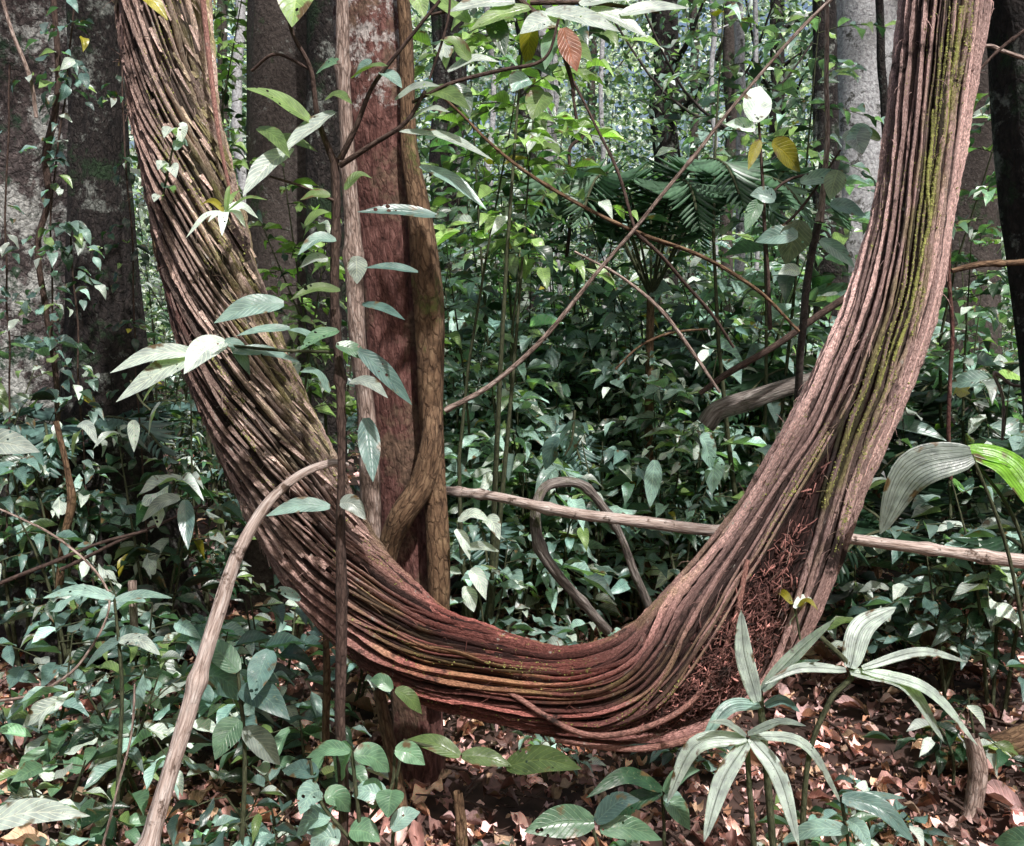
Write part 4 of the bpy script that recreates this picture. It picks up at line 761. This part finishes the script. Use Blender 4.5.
# ================================================================== UNDERGROWTH, each plant by itself
LEFT = [  # px, Y, height, spread, leaf length, palette, label
 (20, 3.1, .55, .40, .13, 'teal', 'low dark shrub at the left edge below the leaning sticks'),
 (95, 2.75, .50, .36, .14, 'blue', 'bushy shrub with pale drooping leaves left of the pale peeling vine'),
 (150, 3.3, .80, .40, .13, 'blue', 'blue green shrub at the foot of the dark buttressed tree'),
 (40, 2.6, .30, .30, .11, 'green', 'small green seedling in the lower left litter'),
 (125, 2.9, .45, .35, .13, 'green', 'green shrub between the ribbed leaf and the pale peeling vine'),
 (215, 3.2, .75, .38, .13, 'teal', 'dark glossy shrub just right of the dark buttressed tree'),
 (265, 3.4, .70, .40, .12, 'blue', 'shrub under the liana where it turns toward the ground'),
 (300, 3.0, .40, .32, .12, 'green', 'low green plant in the litter right of the pale peeling vine'),
 (255, 2.6, .30, .28, .12, 'teal', 'low dark seedling between the pale peeling vine and the thin sapling'),
 (200, 2.5, .22, .26, .11, 'blue', 'small seedling touching the lower end of the pale peeling vine'),
 (60, 3.7, 1.1, .45, .13, 'teal', 'tall shrub in front of the lichen blotched tree'),
 (10, 4.2, 1.5, .5, .12, 'blue', 'tall blue green shrub at the left edge under the mottled trunk'),
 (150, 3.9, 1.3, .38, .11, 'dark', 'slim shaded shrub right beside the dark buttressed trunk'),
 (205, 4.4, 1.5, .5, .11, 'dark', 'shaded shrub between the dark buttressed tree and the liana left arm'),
 (350, 3.7, .55, .4, .12, 'teal', 'shrub in shade under the liana behind the thin sapling'),
 (20, 2.3, .25, .26, .12, 'blue', 'seedling near the lower left corner'),
 (75, 2.2, .18, .22, .10, 'green', 'tiny green seedling at the bottom edge near the left corner'),
 (270, 2.35, .2, .22, .10, 'blue', 'tiny seedling at the bottom edge right of the pale peeling vine')]
MIDL = [
 (465, 3.9, .75, .40, .12, 'blue', 'shrub with pale leaves right of the red tree'),
 (500, 4.3, 1.2, .5, .15, 'blue', 'blue green shrub behind the left part of the straight pole'),
 (545, 4.6, 1.4, .55, .17, 'blue', 'broad leaved shrub framed by the looped vine'),
 (590, 4.4, 1.1, .5, .16, 'teal', 'dark shrub right of the looped vine'),
 (640, 4.7, 1.5, .55, .17, 'blue', 'layered blue green shrub under the diagonal branch crossing'),
 (690, 4.5, 1.2, .5, .16, 'blue', 'shrub at the tip of the grey log'),
 (475, 5.2, 1.9, .6, .16, 'blue', 'tall shrub rising right of the red tree behind the diagonal branch foot'),
 (545, 5.4, 2.1, .65, .18, 'blue', 'tall many leaved shrub in the middle of the hollow'),
 (600, 5.0, 1.75, .65, .19, 'blue', 'tall shrub with large flat leaves where the twigs cross'),
 (685, 5.0, 1.7, .6, .17, 'teal', 'tall shrub below the dark palm on its right'),
 (725, 5.2, 1.7, .55, .16, 'teal', 'shaded shrub between the thin pale trunk and the grey log'),
 (765, 4.9, 2.1, .5, .17, 'blue', 'tall shrub with blue green leaves left of the bent brown stem'),
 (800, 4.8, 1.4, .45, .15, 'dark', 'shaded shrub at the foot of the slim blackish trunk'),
 (500, 3.6, .35, .35, .10, 'blue', 'low pale leaved plant beneath the straight pole'),
 (560, 3.8, .4, .4, .12, 'teal', 'low plant at the lower end of the looped vine'),
 (640, 3.9, .45, .4, .12, 'blue', 'low plant behind the liana right of the looped vine'),
 (455, 6.4, 2.7, .6, .15, 'green', 'tall green sapling seen between the red tree and the pale speckled trunk'),
 (510, 6.8, 2.9, .7, .15, 'green', 'light green sapling behind the blackish stump-like trunk'),
 (735, 6.6, 2.8, .6, .15, 'green', 'green sapling right of the dark palm'),
 (790, 6.0, 3.0, .55, .16, 'blue', 'tall sapling with hanging leaves in front of the pale grey tree')]
RIGHTL = [
 (955, 3.7, .8, .45, .13, 'teal', 'shrub in shade behind the big folded leaf'),
 (1010, 3.6, 1.0, .45, .14, 'blue', 'shrub with pale leaves at the right edge below the brown branch'),
 (985, 4.4, 1.6, .5, .15, 'blue', 'tall shrub right of the thin red vine'),
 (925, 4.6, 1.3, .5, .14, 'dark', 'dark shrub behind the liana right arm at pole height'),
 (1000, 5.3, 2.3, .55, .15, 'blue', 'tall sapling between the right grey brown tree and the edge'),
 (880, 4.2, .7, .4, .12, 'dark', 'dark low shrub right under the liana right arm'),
 (835, 2.75, .18, .25, .10, 'green', 'small green seedling in the litter among the palm seedlings'),
 (900, 2.9, .2, .25, .09, 'teal', 'small dark seedling in the litter left of the pale root stump'),
 (930, 2.5, .15, .2, .09, 'green', 'tiny seedling in the litter at the bottom right'),
 (700, 3.2, .18, .25, .09, 'blue', 'small seedling in the litter directly under the liana belly'),
 (560, 3.2, .15, .22, .08, 'blue', 'small seedling in the litter under the liana left of the palm seedlings'),
 (620, 2.5, .12, .2, .08, 'green', 'tiny seedling in the litter below the lowest point of the liana'),
 (500, 2.6, .14, .2, .08, 'green', 'tiny seedling in the litter beside the broken stub'),
 (985, 3.2, .3, .3, .1, 'dark', 'low dark plant growing against the rotten log')]
for px, Y, h, sp_, ll, pal, lab in LEFT+MIDL+RIGHTL:
    k = h
    shrub(px, Y, h, sp_, lab, ll=ll*(random.choice((.8, 1.15, 1.6)) if Y > 3.8 else 1), pal=pal, stems=3 if h > .6 else 2, twigs=int(4+h*3.8), name='shrub' if h > .5 else 'seedling', cat='shrub' if h > .5 else 'seedling',
          group='undergrowth plants of the clearing', aspect=random.uniform(.3, .46))
# countless plants farther in, still each its own
def field(n, y0, y1, x0, x1, h0, h1, label, group, pal, ll, name='thicket_shrub'):
    for i in range(n):
        Y = y0+(y1-y0)*(i+random.random())/n; px = random.uniform(x0, x1)
        shrub(px, Y, random.uniform(h0, h1), random.uniform(.5, .8), label, ll=ll*random.choice((.6, .85, 1.1, 1.7)), aspect=random.uniform(.28, .45), pal=random.choice(pal), stems=3, twigs=11, group=group, tset=T_LOW, name=name, low=.15)
field(14, 4.7, 6.2, 450, 800, 1.5, 2.1, 'blue green shrub in the dense middle of the thicket behind the straight pole', 'shrubs in the middle of the thicket', ['blue', 'blue', 'teal'], .14)
field(12, 5.6, 6.8, 440, 820, 1.7, 2.3, 'pale blue green shrub rising behind the crossing twigs', 'shrubs behind the crossing twigs', ['blue', 'blue', 'teal'], .15)
field(26, 6, 10.5, 430, 830, 1.3, 3.4, 'leafy shrub deep in the thicket seen through the hollow of the liana', 'shrubs deep in the thicket', ['blue', 'green', 'teal'], .12)
field(16, 5, 10, 880, 1100, 1.2, 3.2, 'leafy shrub in the thicket right of the liana right arm', 'shrubs of the right thicket', ['blue', 'teal', 'dark'], .115)
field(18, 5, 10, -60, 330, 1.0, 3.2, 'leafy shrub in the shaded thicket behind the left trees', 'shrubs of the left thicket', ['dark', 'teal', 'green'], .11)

for px, Y, h, sp_, ll, pal, lab, lo in [
 (478, 4.0, 3.1, .55, .13, 'lime', 'sunlit lime green sapling crown between the red tree and the overhanging branch', .72),
 (520, 5.0, 3.3, .6, .12, 'green', 'green sapling crown behind the overhanging branch', .7),
 (765, 4.6, 3.3, .5, .13, 'blue', 'sapling crown with dark hanging leaves at the top left of the grey tree', .7),
 (1000, 4.4, 2.9, .5, .11, 'green', 'light green sapling crown between the liana right arm and the corner trunk', .6),
 (285, 4.2, 2.4, .45, .11, 'lime', 'yellow green sapling in the gap right of the liana left arm', .5),
 (225, 5.5, 3.6, .5, .11, 'lime', 'pale green sapling behind the top of the liana left arm', .6),
 (455, 4.5, 1.9, .5, .13, 'blue', 'blue green sapling close behind the right side of the red tree', .45)]:
    shrub(px, Y, h, sp_, lab, ll=ll, pal=pal, stems=3, twigs=13, name='sapling', cat='sapling', low=lo, group='young trees standing in the thicket')
# climbers on the two left trees
def climber(label, pts_, Y, r, n, ll, pal):
    t = thing('climbing_plant', label, 'climber', P(*pts_[0], Y), 'climbing plants on the left trees'); smb = MB(); bag = LeafBag()
    c, T = tube(smb, [list(P(a, b, Y))+[.004] for a, b in pts_], 5, 40, .02); smb.build('stem', B_TWIG, t)
    for i in range(n):
        q = c[random.randrange(40)]; a = random.uniform(-2.6, -.5)
        twig(bag, None, q, np.array([math.cos(a), math.sin(a)*.6, random.uniform(-.5, .2)]), random.uniform(.05, .2), ll, .5, pal, T_MID, n=random.choice((1, 2, 3)))
    bag.build('foliage', LEAF, t)
climber('leafy climber hanging over the lichen blotched tree', [(70, 560), (58, 420), (50, 250), (62, 120), (80, -20)], 3.85, .3, 46, .075, 'teal')
climber('blue green climber on the left side of the dark buttressed tree', [(92, 600), (84, 450), (78, 330), (70, 220)], 3.9, .3, 34, .08, 'blue')
climber('small leaved climber on the right flank of the dark buttressed tree', [(150, 600), (142, 480), (132, 330), (128, 180), (122, 40)], 4.1, .3, 30, .07, 'dark')
climber('climber with pale leaves at the far left edge', [(8, 560), (14, 400), (6, 250), (12, 60)], 3.9, .3, 26, .07, 'teal')

# ================================================================== the far wood, one mass
def cloud(mb, n, xr, yr, zr, ll, pals, ncl, cs, tset=T_DIA, hor=.8):
    cx = RNG.uniform(*xr, ncl); cy = RNG.uniform(*yr, ncl); cz = RNG.uniform(*zr, ncl); cc = np.array([PAL[pals[i % len(pals)]] for i in range(ncl)])*RNG.uniform(.4, 1.7, (ncl, 1))
    k = RNG.integers(0, ncl, n); s = np.stack([cx[k]*cy[k], cy[k], cz[k]], 1)+RNG.normal(0, 1, (n, 3))*[cs, cs, cs*.6]
    s = s[s[:, 2] > 0.0]; n = len(s); k = k[:n]
    D = np.stack([RNG.normal(0, 1, n), RNG.normal(0, 1, n), RNG.normal(-.4, .5, n)], 1); N = RNG.normal(0, .55, (n, 3))+[0, -.2, hor]
    L = ll*RNG.uniform(.5, 1.3, n); put(mb, tset[0], s, D, N, L, L*.5, cc[k]*RNG.uniform(.6, 1.4, (n, 1)))
mb = MB()
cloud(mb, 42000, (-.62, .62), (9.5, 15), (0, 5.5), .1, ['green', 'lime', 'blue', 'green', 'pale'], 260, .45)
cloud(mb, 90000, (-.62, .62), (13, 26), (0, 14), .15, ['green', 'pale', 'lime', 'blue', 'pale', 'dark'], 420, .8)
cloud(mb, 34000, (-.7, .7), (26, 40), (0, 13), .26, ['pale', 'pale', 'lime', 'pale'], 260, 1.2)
PAL['sunlit'] = (.72, .78, .7); cloud(mb, 40000, (-.75, .75), (42, 56), (0, 24), .6, ['sunlit'], 260, 2.2)  # farthest leaves near white: haze and sun brightness put into the colour
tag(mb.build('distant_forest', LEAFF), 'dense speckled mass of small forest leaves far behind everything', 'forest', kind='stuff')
SE, SA = math.radians(53), math.radians(155)      # sun: elevation; compass turned from +Y toward +X
SUNX, SUNY = math.sin(SA)/math.tan(SE), math.cos(SA)/math.tan(SE)
# unseen forest canopy overhead, added to block sky and dapple the sun
mb = MB()
n = 8000
ncl = 80; cx = RNG.uniform(-11, 11, ncl); cy = RNG.uniform(-14, 2.0, ncl); cz = RNG.uniform(8, 14, ncl)
k = RNG.integers(0, ncl, n); s = np.stack([cx[k], cy[k], cz[k]], 1)+RNG.normal(0, 1, (n, 3))*[1.1, 1.1, .4]
fr = np.hypot(s[:, 0]-SUNX*(s[:, 2]-1.2), s[:, 1]-2.8-SUNY*(s[:, 2]-1.2)) > 3.4; fr |= RNG.random(n) < .07; s = s[fr]; n = len(s)   # the gap that lights the clearing
D = RNG.normal(0, 1, (n, 3)); N = RNG.normal(0, .4, (n, 3))+[0, 0, 1]; L = RNG.uniform(.15, .4, n)
put(mb, T_DIA[0], s, D, N, L, L*.5, np.array([PAL['green']])*RNG.uniform(.6, 1.4, (n, 1)))
tag(mb.build('light_shaping_canopy', LEAFF), 'unseen leafy forest canopy high above the clearing, added to shape the light', 'canopy', kind='stuff')

# unseen forest behind the camera, added to block front fill light
mb = MB(); n = 16000
ncl = 120; an = RNG.uniform(-PI*1.08, PI*.08, ncl); rr_ = RNG.uniform(8, 11, ncl); cz = RNG.uniform(0, 6, ncl)
k = RNG.integers(0, ncl, n); s = np.stack([np.cos(an[k])*rr_[k], np.sin(an[k])*rr_[k]-1, cz[k]], 1)+RNG.normal(0, 1, (n, 3))*[.9, .9, .6]
s = s[s[:, 2] > 0]; n = len(s); D = RNG.normal(0, 1, (n, 3)); N = RNG.normal(0, .5, (n, 3))+[0, 0, .6]; L = RNG.uniform(.25, .6, n)
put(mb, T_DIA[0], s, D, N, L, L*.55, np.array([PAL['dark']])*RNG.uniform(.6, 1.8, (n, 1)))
tag(mb.build('fill_blocking_forest', LEAFF), 'unseen dark leafy forest edge added on the near side to block front light', 'forest', kind='stuff')

# ================================================================== LIGHT
w = bpy.data.worlds.new("World"); scene.world = w; w.use_nodes = True; ns = w.node_tree.nodes; ns.clear()
sky = ns.new('ShaderNodeTexSky'); sky.sky_type = 'NISHITA'; sky.sun_disc = False
sky.dust_density = 5; sky.air_density = 1.0; sky.ozone_density = .6; sky.sun_elevation = SE; sky.sun_rotation = SA
bg = ns.new('ShaderNodeBackground'); bg.inputs[1].default_value = 0.15; out = ns.new('ShaderNodeOutputWorld')
w.node_tree.links.new(sky.outputs[0], bg.inputs[0]); w.node_tree.links.new(bg.outputs[0], out.inputs[0])
sd = bpy.data.lights.new('sun', 'SUN'); sd.energy = 5.0; sd.angle = math.radians(1.2); sd.color = (1, .97, .95)
so = bpy.data.objects.new('sun', sd); COL.objects.link(so)
dv = Vector((math.sin(SA)*math.cos(SE), math.cos(SA)*math.cos(SE), math.sin(SE)))
so.rotation_euler = (-dv).to_track_quat('-Z', 'Y').to_euler(); so.location = (0, 0, 20)
scene.render.engine = 'CYCLES'
scene.view_settings.view_transform = 'Standard'; scene.view_settings.look = 'None'; scene.view_settings.exposure = 0
scene.render.resolution_x = 1024; scene.render.resolution_y = 846
scene.cycles.max_bounces = 4; scene.cycles.transmission_bounces = 2; scene.cycles.diffuse_bounces = 2; scene.cycles.glossy_bounces = 2
